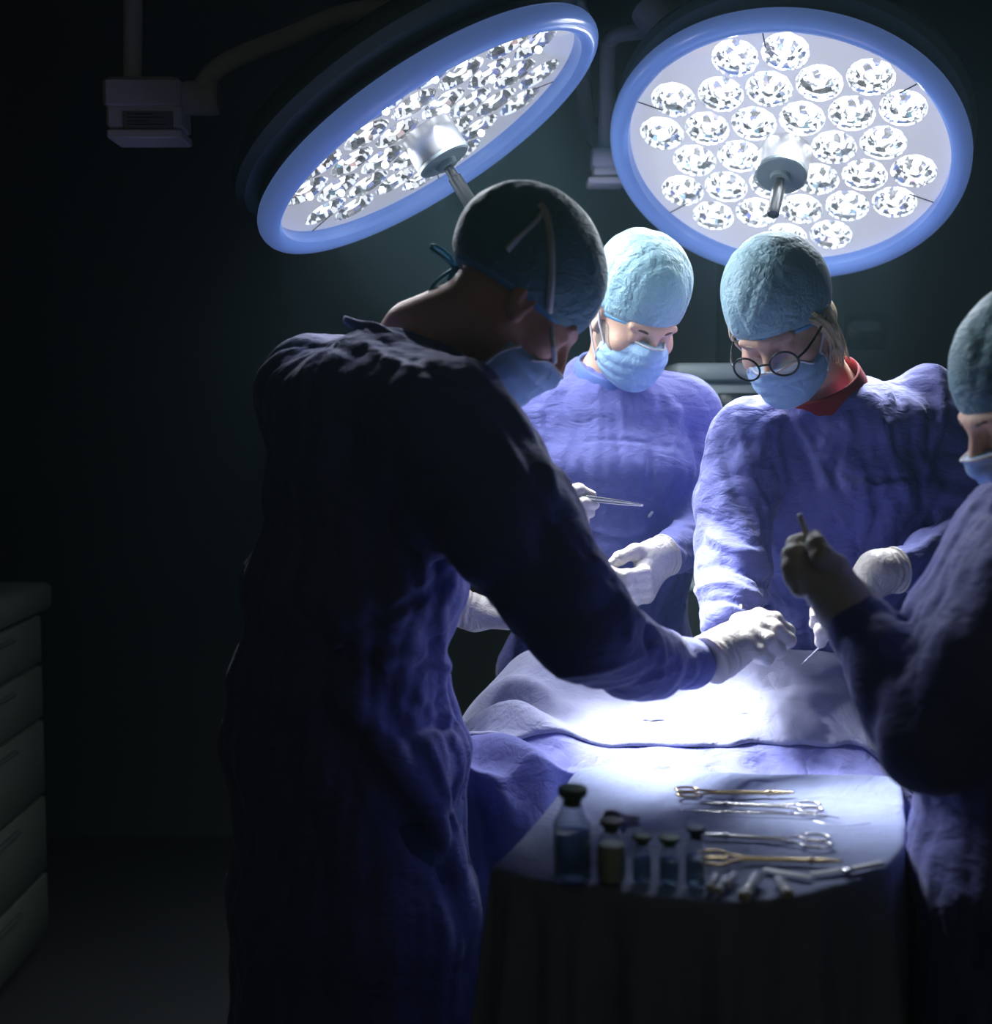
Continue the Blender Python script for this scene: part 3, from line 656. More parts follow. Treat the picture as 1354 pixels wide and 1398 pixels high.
# the surgeon on the left, seen from behind his right side
def surgeon_left():
    az = 50; fwd = (math.sin(math.radians(az)), math.cos(math.radians(az)))
    root = person((-.17, 2.02, 0), 'person in dark gown and teal cap, leaning in from the left with outstretched arm')
    R = frameof(80, 45, 0); c = at(710, 411, 1.95)
    torso = [(at(545, 495, 2.00), .105, .10), (at(520, 545, 1.98), .185, .135), (at(520, 660, 1.96), .195, .145), (at(480, 800, 1.95), .178, .135), (at(460, 930, 1.97), .172, .135),
             (np.array([-.232, 1.99, 1.0]), .20, .155), (np.array([-.222, 2.0, .75]), .205, .165), (np.array([-.215, 2.0, .36]), .235, .20)]
    armR = [at(606, 585, 1.80), at(690, 705, 1.74), at(796, 858, 1.73), at(872, 902, 1.84), at(944, 907, 1.97)]
    armL = [at(425, 530, 2.08), at(510, 790, 2.22), at(606, 822, 2.30)]
    G = M['gown']
    gown(root, torso, fwd, [(armR, [.096, .090, .070, .052, .035]), (armL, [.082, .062, .034])], G, 11,
         (at(560, 462, 2.0), at(650, 420, 1.98)), .066, ((-.42, .33), (1.60, 2.36), (.62, 1.68)), .0058, 1.0,
         lines=[ln([(470, 955), (520, 1010), (565, 1070), (605, 1140), (640, 1235)], .020, .014, 1.85), ln([(440, 975), (500, 1050), (560, 1130), (610, 1200)], .016, -.012, 1.85),
                ln([(520, 905), (560, 892), (600, 900), (612, 912)], .010, .010, 1.85), ln([(560, 960), (590, 985), (622, 990)], .008, -.009, 1.85), ln([(600, 930), (612, 970), (618, 1010)], .008, .008, 1.85),
                ln([(545, 1000), (600, 990), (625, 1000)], .007, -.008, 1.85), ln([(585, 1020), (612, 1090), (636, 1190)], .008, .009, 1.85),
                ln([(570, 845), (590, 880), (575, 915)], .008, -.008, 1.85), ln([(600, 830), (607, 870), (598, 905)], .009, .009, 1.85),
                ln([(690, 545), (728, 600), (752, 650)], .009, .008, 1.7), ln([(660, 540), (705, 600), (735, 660)], .009, -.007, 1.7), ln([(640, 500), (680, 540), (720, 590)], .008, .007, 1.7),
                ln([(815, 765), (850, 812), (860, 870)], .009, .008, 1.75), ln([(838, 790), (875, 835), (882, 890)], .008, -.008, 1.75), ln([(868, 838), (900, 870), (905, 920)], .008, .008, 1.85),
                ln([(760, 925), (830, 915), (900, 880)], .007, .007, 1.8), ln([(800, 945), (870, 930), (925, 905)], .007, -.007, 1.85),
                ln([(500, 470), (530, 490), (570, 500)], .008, .008, 1.9), ln([(400, 480), (440, 470), (480, 480)], .008, -.007, 1.95), ln([(540, 480), (600, 510), (640, 520)], .008, -.007, 1.8),
                ([at(470, 870, 1.80), at(540, 835, 1.82), at(615, 790, 1.90)], .007, -.010),
                ([at(700, 560, 1.70), at(740, 620, 1.70), at(760, 680, 1.70)], .008, .007), ([at(690, 600, 1.68), at(770, 740, 1.66), at(830, 800, 1.68)], .007, .006)])
    MB().tube([at(452, 884, 1.79), at(500, 868, 1.80), at(548, 834, 1.81), at(590, 808, 1.84), at(622, 790, 1.90)], .0045, 8, 5).build('gown_tie', G, root)
    legs = [np.array([-.215, 2.0, .92])]
    build_body(root, R, c, at(572, 462, 2.0), torso[:6], fwd, [armR[:1] + [armR[2], armR[4]] , armL], M['skin'], legs)
    legwear(root, legs, fwd)
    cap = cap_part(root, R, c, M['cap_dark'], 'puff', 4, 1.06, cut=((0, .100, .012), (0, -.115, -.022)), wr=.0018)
    mask_part(root, R, c, 1.0, 6, top=-.024, drop=.010, loops='none')
    W = lambda *p: R @ np.array(p) + c
    # mask tapes drawn over the cap and round the neck
    cg = cap_part.last; sn = lambda L_: [p for p in (snapcap(cg, *q) for q in L_) if p is not None]
    MB().tube([at(757, 494, 1.865), at(756, 480, 1.852), at(754, 465, 1.848)] + sn([(752, 440), (750, 420), (752, 390), (753, 360), (752, 330), (749, 308), (745, 292), (741, 284), (736, 279)]), .0055, 8, 4, flat=.7).build('mask_tie', M['grey_tie'], cap)
    MB().tube(sn([(742, 286), (734, 300), (722, 313), (706, 327), (692, 342)]), [.004, .005, .0055, .0065], 8, 5, flat=.4).build('tie_end', M['grey_tie'], cap)
    MB().tube([at(672, 508, 1.93), at(640, 462, 1.91), at(605, 428, 1.94), at(585, 420, 1.97)], .0034, 8, 5, flat=.4).build('mask_tie', M['grey_tie'], cap)
    # blue cap ties knotted at the nape
    k = at(622, 366, 1.975)
    MB().tube([k, at(606, 352, 1.96), at(590, 340, 1.96), at(594, 336, 1.965), at(612, 348, 1.97), k], .0034, 8, 5).build('tie_bow', M['blue_tie'], cap)
    MB().tube([k, at(604, 378, 1.96), at(590, 392, 1.96), at(585, 402, 1.96), at(566, 412, 1.965), at(555, 420, 1.97)], .0036, 8, 5).build('tie_end', M['blue_tie'], cap)
    MB().tube([k, at(612, 385, 1.955), at(600, 415, 1.955), at(588, 430, 1.955), at(560, 452, 1.95), at(540, 468, 1.94), at(512, 486, 1.935)], .0036, 8, 5).build('tie_end', M['blue_tie'], cap)
    G2 = Grid(*[axis(q - .02, q + .02, .0018) for q in k]); G2.cap(k, k + [.004, 0, -.006], .008, .007, .004); addlocal('tie_knot', G2, M['blue_tie'], cap)
    # standing collar edge
    cpts = [at(470, 436, 2.02), at(490, 446, 1.97), at(515, 452, 1.93), at(560, 478, 1.90), at(610, 492, 1.90), at(655, 500, 1.93)]
    MB().tube(cpts, [.006, .010, .012, .012, .010, .008], 10, 4, flat=.4).build('gown_collar', G, root)
    # outstretched gloved right hand, fist pinching downwards
    fg = [pf([(1030, 845, 2.035), (1056, 848, 2.03), (1074, 862, 2.04), (1066, 889, 2.05)], [.0125, .0125, .011, .0092]),
          pf([(1034, 856, 2.02), (1058, 860, 2.01), (1076, 874, 2.02), (1064, 884, 2.035)], [.0125, .012, .0105, .009]),
          pf([(1024, 866, 2.00), (1048, 874, 1.99), (1062, 888, 2.005), (1050, 893, 2.03)], [.0125, .0115, .0105, .009]),
          pf([(1015, 876, 1.985), (1036, 890, 1.98), (1046, 899, 2.0), (1035, 900, 2.03)], [.0115, .0105, .0095, .0085]),
          pf([(1008, 850, 2.06), (1036, 842, 2.08), (1058, 846, 2.075), (1072, 862, 2.065)], [.015, .0125, .011, .0095])]
    pl = [pf([(985, 884, 2.0), (1040, 850, 2.035)], [.026, .0175]), pf([(985, 890, 2.0), (1036, 862, 2.015)], [.028, .018]), pf([(985, 895, 2.0), (1026, 876, 2.0)], [.027, .018]), pf([(985, 898, 2.0), (1016, 885, 1.99)], [.024, .016]), pf([(1000, 870, 2.02), (1015, 850, 2.055)], [.02, .016])]
    glove(root, fg, pl, (at(992, 886, 2.0), at(966, 902, 1.975), .031, .0375), M['glove'])
    pl = [pf([(652, 838, 2.31), (692, 836, 2.30)], [.024, .020]), pf([(652, 838, 2.30), (694, 846, 2.27)], [.024, .018])]
    fg = [pf([(694, 826 + 7 * i, 2.30 - .012 * i), (725, 832 + 7 * i, 2.29 - .012 * i), (742, 842 + 7 * i, 2.29 - .012 * i)], .009) for i in range(4)] + [pf([(672, 826, 2.29), (700, 820, 2.27), (722, 824, 2.27)], [.013, .011, .0095])]
    glove(root, fg, pl, (at(645, 836, 2.31), at(618, 826, 2.30), .030, .038), M['glove'], h=.0025)
    return root
surgeon_left()
# the bearded surgeon in the middle
def surgeon_middle():
    az = 172; fwd = (math.sin(math.radians(az)), math.cos(math.radians(az)))
    root = person((.23, 2.80, 0), 'person with grey beard and tall pale blue cap, standing at the middle holding forceps')
    R = frameof(159, 37, 3); c = at(868, 428, 2.62)
    torso = [(at(835, 512, 2.76), .10, .09), (at(835, 560, 2.76), .175, .11), (at(830, 640, 2.72), .185, .135), (at(825, 760, 2.74), .175, .145), (at(820, 880, 2.78), .175, .14),
             (np.array([.21, 2.80, .95]), .19, .15), (np.array([.21, 2.80, .40]), .23, .18)]
    armL = [at(935, 560, 2.76), at(948, 650, 2.74), at(950, 735, 2.66), at(925, 750, 2.52), at(908, 758, 2.44)]
    armR = [at(728, 572, 2.74), at(665, 760, 2.62), at(738, 712, 2.42)]
    g = M['gown']
    gown(root, torso, fwd, [(armL, [.068, .064, .060, .038, .030]), (armR, [.075, .062, .034])], g, 23,
         (at(835, 500, 2.74), at(850, 460, 2.70)), .066, ((-.0, .50), (2.33, 2.93), (1.0, 1.64)), .0052, .85,
         lines=[ln([(765, 540), (790, 600), (800, 660)], .010, -.008, 2.6), ln([(905, 545), (893, 600), (884, 680)], .009, -.009, 2.6), ln([(925, 560), (918, 620), (905, 680)], .009, .007, 2.6),
                ln([(760, 650), (820, 664), (890, 655)], .006, -.006, 2.6), ln([(842, 700), (862, 668), (872, 650)], .005, -.007, 2.6), ln([(735, 560), (740, 620), (748, 680)], .008, .006, 2.6),
                ln([(905, 690), (925, 715), (955, 722)], .007, .008, 2.5), ln([(915, 735), (935, 748), (952, 750)], .006, -.007, 2.5), ln([(945, 590), (955, 650), (950, 700)], .008, -.008, 2.6), ln([(800, 720), (850, 735), (880, 725)], .006, .006, 2.6),
                ([at(700, 590, 2.58), at(760, 605, 2.57), at(840, 600, 2.57), at(930, 612, 2.62)], .005, -.006), ([at(868, 600, 2.57), at(873, 640, 2.57), at(884, 680, 2.58)], .004, -.005)])
    legs = [np.array([.21, 2.80, .92])]
    build_body(root, R, c, at(838, 515, 2.76), torso[:6], fwd, [armL, armR], M['skin2'], legs)
    legwear(root, legs, fwd)
    collar(root, at(832, 512, 2.72), at(846, 470, 2.69), .072, M['gown_trim'])
    cap_part(root, R, c, M['cap'], 'tall', 12, 1.0, cut=((0, .100, .024), (0, -.115, -.030)), wr=.0026)
    mask_part(root, R, c, 1.0, 8, top=-.006)
    brows(root, R, c, M['brown_hair'])
    G = Grid(axis(-.10, .10, .0026), axis(-.03, .125, .0026), axis(-.14, .02, .0026)); r = G.all()
    headsdf(G, np.eye(3), np.zeros(3)); r.disp(np.full_like(G.D, -.0022)); r.disp(-ridged(r, 2, 260, .0006, [(1, .3, .2), (.3, 1, .4)], 2, 1.0, 60).astype(np.float32))
    r.i((r.z + .012 + .9 * np.clip(r.y - .030, 0, 1)) + 0 * r.x, .003); r.i((.006 - r.y) + 0 * r.x + 0 * r.z, .006)
    addlocal('beard', G, M['beard'], root, R, c)
    # his left hand, pinching
    fg = [pf([(868, 752, 2.40), (846, 762, 2.385), (826, 777, 2.38)], [.0135, .0115, .0085]),
          pf([(880, 782, 2.37), (856, 786, 2.355), (834, 782, 2.365), (826, 782, 2.38)], [.0125, .011, .0095, .0085]),
          pf([(883, 794, 2.375), (858, 797, 2.355), (836, 793, 2.365), (838, 786, 2.39)], [.0125, .011, .0095, .0085]),
          pf([(883, 806, 2.385), (862, 810, 2.36), (842, 804, 2.37), (845, 796, 2.40)], [.012, .0105, .009, .008]),
          pf([(880, 816, 2.395), (866, 820, 2.375), (852, 812, 2.38), (856, 804, 2.40)], [.011, .0095, .0085, .0075])]
    pl = [pf([(893, 762, 2.43), (876, 780, 2.385)], [.026, .017]), pf([(894, 766, 2.43), (882, 794, 2.39)], [.026, .0165]), pf([(895, 768, 2.43), (884, 806, 2.40)], [.025, .015]), pf([(896, 768, 2.44), (882, 815, 2.41)], [.022, .013]), pf([(893, 756, 2.43), (866, 754, 2.40)], [.022, .015])]
    glove(root, fg, pl, (at(893, 764, 2.43), at(910, 757, 2.45), .031, .038), M['glove'])
    # his right hand, fingers laid along the forceps
    fg = [pf([(752, 678, 2.37), (768, 670, 2.36), (790, 669, 2.355), (808, 676, 2.36)], [.0115, .0110, .0105, .0085]),
          pf([(756, 690, 2.36), (775, 692, 2.345), (797, 687, 2.345), (812, 689, 2.35)], [.0120, .0110, .0105, .0085]),
          pf([(760, 704, 2.36), (778, 706, 2.345), (796, 700, 2.345), (806, 701, 2.35)], [.0118, .0108, .010, .0082]),
          pf([(764, 716, 2.37), (779, 719, 2.355), (794, 712, 2.35), (799, 712, 2.355)], [.011, .010, .0092, .0078]),
          pf([(744, 690, 2.39), (765, 676, 2.385), (786, 674, 2.38), (802, 679, 2.375)], [.013, .0115, .0105, .009])]
    pl = [pf([(735, 706, 2.41), (750, 680, 2.38)], [.024, .015]), pf([(735, 708, 2.41), (755, 691, 2.37)], [.025, .0155]), pf([(735, 710, 2.41), (758, 704, 2.37)], [.025, .0155]), pf([(736, 712, 2.41), (762, 715, 2.38)], [.023, .014])]
    glove(root, fg, pl, (at(736, 710, 2.41), at(722, 718, 2.43), .030, .036), M['glove'])
    MB().bbox(at(888, 702, 2.60), (.006, .006, .016), .002, np.array([[.8, 0, .6], [0, 1, 0], [-.6, 0, .8]])).build('tie_toggle', M['white_cloth'], root)
surgeon_middle()
# the woman in glasses
def surgeon_glasses():
    az = 196; fwd = (math.sin(math.radians(az)), math.cos(math.radians(az)))
    root = person((.66, 2.62, 0), 'person in round black glasses, pale blue cap, blonde hair and red collar')
    R = frameof(210, 36, -9); c = at(1066, 442, 2.33)
    torso = [(at(1130, 545, 2.47), .09, .085), (at(1140, 575, 2.48), .165, .11), (at(1140, 660, 2.48), .178, .125), (at(1150, 760, 2.52), .165, .125), (at(1160, 860, 2.57), .165, .125),
             (np.array([.68, 2.62, .95]), .185, .145), (np.array([.68, 2.62, .40]), .225, .17)]
    armR = [at(1022, 598, 2.43), at(1000, 690, 2.38), at(1000, 778, 2.30), at(990, 850, 2.17)]
    armL = [at(1262, 550, 2.50), at(1310, 640, 2.46), at(1332, 735, 2.36), at(1275, 765, 2.26), at(1224, 778, 2.17)]
    g = M['gown']
    gown(root, torso, fwd, [(armR, [.070, .066, .062, .040]), (armL, [.070, .068, .060, .052, .034])], g, 37,
         (at(1128, 530, 2.45), at(1110, 470, 2.40)), .070, ((.30, .98), (2.05, 2.66), (1.0, 1.62)), .0052, .95,
         lines=[ln([(1085, 575), (1120, 640), (1150, 720)], .010, .008), ln([(1070, 600), (1090, 680), (1130, 760)], .009, -.008), ln([(1165, 555), (1182, 620), (1200, 700)], .009, -.010),
                ln([(1190, 540), (1215, 610), (1240, 680)], .010, .009), ln([(1278, 500), (1288, 560), (1268, 640)], .008, .008), ln([(1215, 510), (1235, 580), (1250, 640)], .008, -.010), ln([(1110, 640), (1170, 652), (1250, 650)], .005, -.006),
                ln([(1150, 600), (1140, 650), (1160, 690)], .006, -.007), ln([(1178, 640), (1190, 665), (1215, 660)], .006, .007), ln([(985, 600), (1000, 660), (1035, 720)], .009, -.010), ln([(1005, 570), (1020, 640), (1045, 690)], .009, .008),
                ln([(950, 780), (985, 770), (1030, 790), (1050, 800)], .008, -.011), ln([(948, 805), (985, 795), (1025, 810), (1045, 825)], .008, .010), ln([(950, 825), (985, 818), (1020, 828)], .007, -.009), ln([(965, 730), (1000, 750), (1040, 755)], .008, .009),
                ln([(955, 700), (990, 720), (1030, 745)], .007, -.008), ln([(1240, 755), (1262, 745), (1300, 715)], .008, .009, 2.25), ln([(1245, 785), (1280, 770), (1320, 735)], .008, -.010, 2.25), ln([(1250, 740), (1275, 715), (1310, 690)], .007, -.008, 2.25),
                ([at(1055, 590, 2.34), at(1040, 680, 2.33), at(1050, 760, 2.33)], .006, -.012), ([at(1240, 560, 2.40), at(1250, 620, 2.38), at(1262, 700, 2.38)], .006, -.012),
                ([at(1130, 640, 2.33), at(1180, 650, 2.33), at(1250, 652, 2.34)], .004, -.005), ([at(1195, 655, 2.33), at(1215, 740, 2.36)], .004, -.006)])
    legs = [np.array([.68, 2.62, .92])]
    build_body(root, R, c, at(1132, 545, 2.47), torso[:6], fwd, [armR, armL], M['skin2'], legs, .97)
    legwear(root, legs, fwd)
    collar(root, at(1122, 532, 2.44), at(1104, 482, 2.405), .076, M['red'], 'shirt_collar', .026)
    cap_part(root, R, c, M['cap'], 'round', 31, 1.03, cut=((0, .100, .028), (0, -.115, -.036)), wr=.0024)
    mask_part(root, R, c, .97, 5, top=-.024)
    brows(root, R, c, M['blond'], .97, .002)
    W = lambda *p: R @ np.array(p) * 1.0 + c
    g = np.random.default_rng(3)
    def strand(pts, n, sp, name='hair_lock'):
        mb = MB()
        for _ in range(n):
            o = g.normal(0, sp, 3); o2 = g.normal(0, sp * 1.3, 3); P = [W(*(np.array(p) + o + (o2 - o) * i / (len(pts) - 1))) for i, p in enumerate(pts)]
            mb.tube(P, [.0022, .0020, .0008], 5, 4)
        return mb
    hair = Grid(axis(-.11, .11, .003), axis(-.13, .09, .003), axis(-.13, .09, .003)); r = hair.all()
    r.u(dell(r, (0, -.045, -.028), (.078, .072, .056)), 0)
    for q in (-1, 1): r.u(dcap(r, np.array((q * .070, .030, .030)), np.array((q * .076, .012, -.030)), .0075, .004), .01)
    r.disp(-ridged(r, 2, 120, .0018, [(1, .5, .1), (.6, 1, .1)], 4, 1.0, 22).astype(np.float32))
    ho = addlocal('hair', hair, M['blond'], root, R, c)
    for q, n in ((-1, 60), (1, 14)):
        strand([(q * .071, .034, .026), (q * .079, .020, .0), (q * .077, .0, -.040), (q * .066, -.018, -.080)], n, .0045).build('hair_lock', M['blond'], ho)
    strand([(-.080, .0, .005), (-.082, -.015, -.035), (-.070, -.035, -.085), (-.058, -.045, -.120)], 50, .006).build('hair_lock', M['blond'], ho)
    gl = empty('glasses', c); gl.parent = root; gl.location = Vector(c) - root.location
    for q in (-1, 1):
        cc = np.array([q * .034, .114, -.012]); u = nrm((1, -q * .16, 0)); v = nrm((0, -.10, 1.0))
        ring = [W(*(cc + .0245 * math.cos(a) * u + .0215 * math.sin(a) * v)) for a in np.linspace(0, 2 * PI, 33)[:-1]]
        MB().tube(ring, .0019, 8, 1, closed=True).build('rim', M['frame'], gl)
        lw = MB(); n = len(ring); lw.add(ring, [list(range(n))]); lw.build('lens', M['lens'], gl, False)
        MB().tube([W(q * .058, .108, -.008), W(q * .070, .085, -.006), W(q * .080, .040, -.002), W(q * .083, -.005, .0)], .0022, 8, 4).build('temple', M['frame'], gl)
    MB().tube([W(-.010, .117, -.008), W(0, .120, -.005), W(.010, .117, -.008)], .0018, 8, 4).build('bridge', M['frame'], gl)
    # her right hand, half hidden behind the outstretched one
    fg = [pf([(1030, 862, 2.16), (1050, 872, 2.15), (1062, 884, 2.155), (1068, 890, 2.16)], [.011, .0105, .0095, .0085]),
          pf([(1028, 856, 2.18), (1050, 862, 2.18), (1066, 872, 2.18), (1072, 882, 2.18)], [.012, .011, .0095, .0085]),
          pf([(1022, 870, 2.14), (1040, 882, 2.13), (1050, 892, 2.14)], [.0115, .010, .0085]), pf([(1016, 878, 2.13), (1030, 890, 2.125), (1038, 898, 2.135)], [.011, .0095, .008]),
          pf([(1010, 850, 2.20), (1034, 850, 2.21), (1054, 860, 2.20)], [.014, .012, .0095])]
    pl = [pf([(996, 852, 2.17), (1030, 858, 2.18)], [.028, .017]), pf([(996, 856, 2.17), (1026, 868, 2.155)], [.028, .017]), pf([(996, 858, 2.17), (1018, 876, 2.14)], [.026, .016])]
    glove(root, fg, pl, (at(996, 852, 2.17), at(986, 840, 2.165), .032, .035), M['glove'])
    # her left hand reaching down to the probe
    fg = [pf([(1158, 832, 2.12), (1136, 842, 2.10), (1122, 860, 2.10), (1120, 877, 2.11)], [.0125, .012, .011, .0095]),
          pf([(1164, 838, 2.11), (1150, 850, 2.09), (1144, 868, 2.09), (1145, 884, 2.10)], [.0125, .012, .011, .0095]),
          pf([(1160, 824, 2.13), (1134, 828, 2.11), (1116, 840, 2.11), (1112, 852, 2.13)], [.0125, .0115, .0105, .0092]),
          pf([(1158, 816, 2.14), (1134, 816, 2.125), (1118, 824, 2.125), (1112, 834, 2.14)], [.0115, .0105, .0095, .0085]),
          pf([(1172, 836, 2.11), (1164, 852, 2.10), (1152, 870, 2.105)], [.014, .012, .0095])]
    pl = [pf([(1200, 782, 2.15), (1166, 838, 2.115)], [.028, .017]), pf([(1198, 782, 2.16), (1158, 830, 2.125)], [.028, .017]), pf([(1197, 780, 2.16), (1160, 820, 2.14)], [.027, .016]), pf([(1196, 778, 2.16), (1160, 814, 2.145)], [.025, .015])]
    glove(root, fg, pl, (at(1200, 782, 2.155), at(1224, 778, 2.17), .030, .037), M['glove'])
surgeon_glasses()
# the person at the right edge, mostly out of frame
def surgeon_right():
    az = 296; fwd = (math.sin(math.radians(az)), math.cos(math.radians(az)))
    root = person((.68, 1.62, 0), 'person in green cap cut off by the right edge, dark raised hand holding a stick')
    R = frameof(262, 30, 0); c = at(1412, 545, 1.76)
    torso = [(at(1440, 690, 1.64), .09, .09), (at(1440, 750, 1.64), .17, .12), (at(1400, 850, 1.64), .185, .13), (at(1395, 1000, 1.64), .18, .13),
             (np.array([.66, 1.62, .95]), .19, .125), (np.array([.68, 1.62, .40]), .22, .16)]
    armL = [at(1415, 800, 1.50), at(1352, 910, 1.47), at(1270, 1008, 1.50), at(1178, 858, 1.62)]
    armR = [at(1420, 780, 1.84), at(1430, 980, 1.90), at(1345, 960, 1.90)]
    g = M['gown']
    gown(root, torso, fwd, [(armL, [.08, .07, .060, .040]), (armR, [.07, .06, .045])], g, 51,
         (at(1440, 690, 1.64), at(1430, 640, 1.66)), .066, ((.36, .80), (1.3, 1.86), (.95, 1.45)), .0058, .9)
    legs = [np.array([.67, 1.62, .92])]
    build_body(root, R, c, at(1440, 700, 1.64), torso[:5], fwd, [[armL[0], armL[2], armL[3]], armR], M['skin2'], legs)
    legwear(root, legs, fwd)
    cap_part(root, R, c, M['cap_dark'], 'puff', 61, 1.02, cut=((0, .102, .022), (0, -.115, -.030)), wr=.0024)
    mask_part(root, R, c, 1.0, 15, top=-.022)
    brows(root, R, c, M['brown_hair'])
    fg = [pf([(1120, 770, 1.66), (1092, 760, 1.665), (1086, 744, 1.665), (1098, 736, 1.665)], [.0135, .0118, .0105, .0092]),
          pf([(1114, 778, 1.65), (1084, 772, 1.652), (1080, 758, 1.650), (1092, 750, 1.652)], [.0135, .0118, .0108, .0092]),
          pf([(1112, 790, 1.642), (1084, 788, 1.642), (1080, 774, 1.640), (1092, 768, 1.645)], [.013, .0115, .0105, .009]),
          pf([(1114, 802, 1.64), (1092, 802, 1.638), (1088, 790, 1.636), (1098, 784, 1.642)], [.012, .0108, .0098, .0085]),
          pf([(1140, 772, 1.63), (1122, 758, 1.625), (1114, 744, 1.635), (1112, 734, 1.645)], [.015, .0125, .0112, .0095])]
    pl = [pf([(1162, 832, 1.64), (1122, 774, 1.655)], [.028, .0185]), pf([(1160, 836, 1.64), (1116, 784, 1.65)], [.029, .0185]), pf([(1158, 838, 1.64), (1114, 794, 1.645)], [.029, .018]), pf([(1156, 842, 1.64), (1118, 806, 1.642)], [.026, .016]), pf([(1160, 828, 1.63), (1142, 778, 1.635)], [.024, .017])]
    glove(root, fg, pl, (at(1162, 836, 1.64), at(1176, 856, 1.63), .032, .036), M['glove'])
    pl = [pf([(1325, 962, 1.90), (1305, 968, 1.90)], [.026, .02])]
    fg = [pf([(1305, 958 + 9 * i, 1.90), (1280 + 3 * i, 962 + 10 * i, 1.90), (1268 + 3 * i, 972 + 10 * i, 1.90)], .009) for i in range(4)] + [pf([(1315, 955, 1.88), (1296, 945, 1.88), (1280, 948, 1.88)], [.013, .011, .009])]
    glove(root, fg, pl, (at(1327, 962, 1.90), at(1345, 960, 1.90), .03, .038), M['glove'], h=.0026)
surgeon_right()
# ---------------------------------------------------------------- operating table under its drape
def noise2(x, y, seed, f=8.0):
    g = np.random.default_rng(seed); o = 0
    for i in range(5):
        a = g.uniform(0, 2 * PI); k = f * 1.6 ** i; o = o + (np.abs(np.sin(k * (x * math.cos(a) + y * math.sin(a)) + 1.4 * np.sin(k * .4 * (y * math.cos(a) - x * math.sin(a)) + i) + g.uniform(0, 6))) - .6) / 1.7 ** i
    return o
def bicubic(ctrl, nu, nv):
    A = np.array(ctrl)
    rows = np.array([resamp(r, nu) for r in A]); return np.array([resamp(rows[:, j], nv) for j in range(nu)]).transpose(1, 0, 2)
def resamp(P, n):
    P = np.asarray(P, float); m = len(P); t = np.linspace(0, m - 1.0001, n); i = t.astype(int); f = (t - i)[:, None]
    g = lambda k: P[np.clip(k, 0, m - 1)]
    a, b, c, d = g(i - 1), g(i), g(i + 1), g(i + 2)
    return .5 * (2 * b + (c - a) * f + (2 * a - 5 * b + 4 * c - d) * f ** 2 + (3 * b - a - 3 * c + d) * f ** 3)
def sheet(name, P, m, parent, thick=.002):
    nv, nu, _ = P.shape; idx = np.arange(nv * nu).reshape(nv, nu)
    Q = np.stack([idx[:-1, :-1], idx[:-1, 1:], idx[1:, 1:], idx[1:, :-1]], -1).reshape(-1, 4)
    o = mk(name, P.reshape(-1, 3), Q, m, parent); s = o.modifiers.new('thickness', 'SOLIDIFY'); s.thickness = thick; s.offset = 0
    return o
cols = [590, 625, 665, 725, 800, 880, 960, 1040, 1110, 1168, 1200, 1240, 1290]
ridge = [1075, 1003, 955, 905, 922, 925, 915, 903, 906, 915, 985, 1050, 1120]
rows = []
for zz, YY in ((.45, 2.50), (.80, 2.475)): rows.append([np.array([at(px, 900, YY)[0], YY, zz * (1 if 2 < i < 10 else .93)]) for i, px in enumerate(cols)])
rows.append([at(px, ry + 3, 2.44) for px, ry in zip(cols, ridge)])
rows.append([at(px, ry, 2.37) for px, ry in zip(cols, ridge)])
r3 = [1085, 1012, 975, 948, 960, 965, 955, 945, 945, 950, 1000, 1060, 1125]
rows.append([at(px, ry, 2.27) for px, ry in zip(cols, r3)])
r4 = [1095, 1025, 1000, 985, 1000, 1003, 1000, 995, 995, 1000, 1020, 1068, 1130]
rows.append([at(px - 4, ry, 2.16) for px, ry in zip(cols, r4)])
r5 = [1105, 1040, 1036, 1032, 1045, 1050, 1053, 1055, 1056, 1056, 1058, 1080, 1140]
rows.append([at(px - 6, ry, 2.05) for px, ry in zip(cols, r5)])
rows.append([at(px - 8, ry + 26, 2.02) for px, ry in zip(cols, r5)])
rows.append([at(px - 8, 1150, 2.01 - .02 * (i % 2)) for i, px in enumerate(cols)])
rows.append([at(px - 8, 1250, 2.00 + .03 * (i % 2)) for i, px in enumerate(cols)])
rows.append([at(px - 10, 1480, 1.99 - .03 * (i % 2)) for i, px in enumerate(cols)])
P = bicubic(rows, 260, 240)
n = noise2(P[..., 0], P[..., 1] + P[..., 2], 3, 7) * .006 + noise2(P[..., 0], P[..., 1] - P[..., 2], 9, 30) * .0012
P[..., 2] += n * np.clip((P[..., 2] - .6) / .4, 0, 1); P[..., 1] -= n * .8
# a long raised fold running down to the left, and folds hanging at the left front
u = P[..., 0]; hang = np.clip((1.0 - P[..., 2]) / .12, 0, 1) * (P[..., 1] < 2.2)
P[..., 1] -= hang * (.030 * np.sin(u * 38 + 2.5 * np.sin(P[..., 2] * 7)) + .012 * np.sin(u * 83 + 1))
lef = np.exp(-((P[..., 0] - at(690, 0, 2.2)[0]) / .10) ** 2) * np.clip((2.42 - P[..., 1]) / .1, 0, 1)
P[..., 2] += lef * .016 * np.sin((P[..., 0] * .75 + P[..., 1]) * 52)
O = P[40:129, 14:222].copy(); e = np.minimum(np.arange(O.shape[0])[:, None], 99) * 0 + .0065
O[..., 2] += e + .0015 * np.sin(O[..., 0] * 70 + O[..., 1] * 20); O[-1, :, 2] -= .004; O[-1, :, 1] -= .004
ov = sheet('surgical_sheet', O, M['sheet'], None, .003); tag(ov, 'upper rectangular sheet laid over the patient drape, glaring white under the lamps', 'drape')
tb = empty('operating_table', (.35, 2.24, 0), 'operating table hidden beneath the bright purple drape', 'operating table')
MB().bbox((.35, 2.24, .86), (.74, .30, .06), .015).build('mattress', M['mattress'], tb)
MB().bbox((.35, 2.24, .80), (.76, .32, .05), .01).build('table_top', M['steel'], tb)
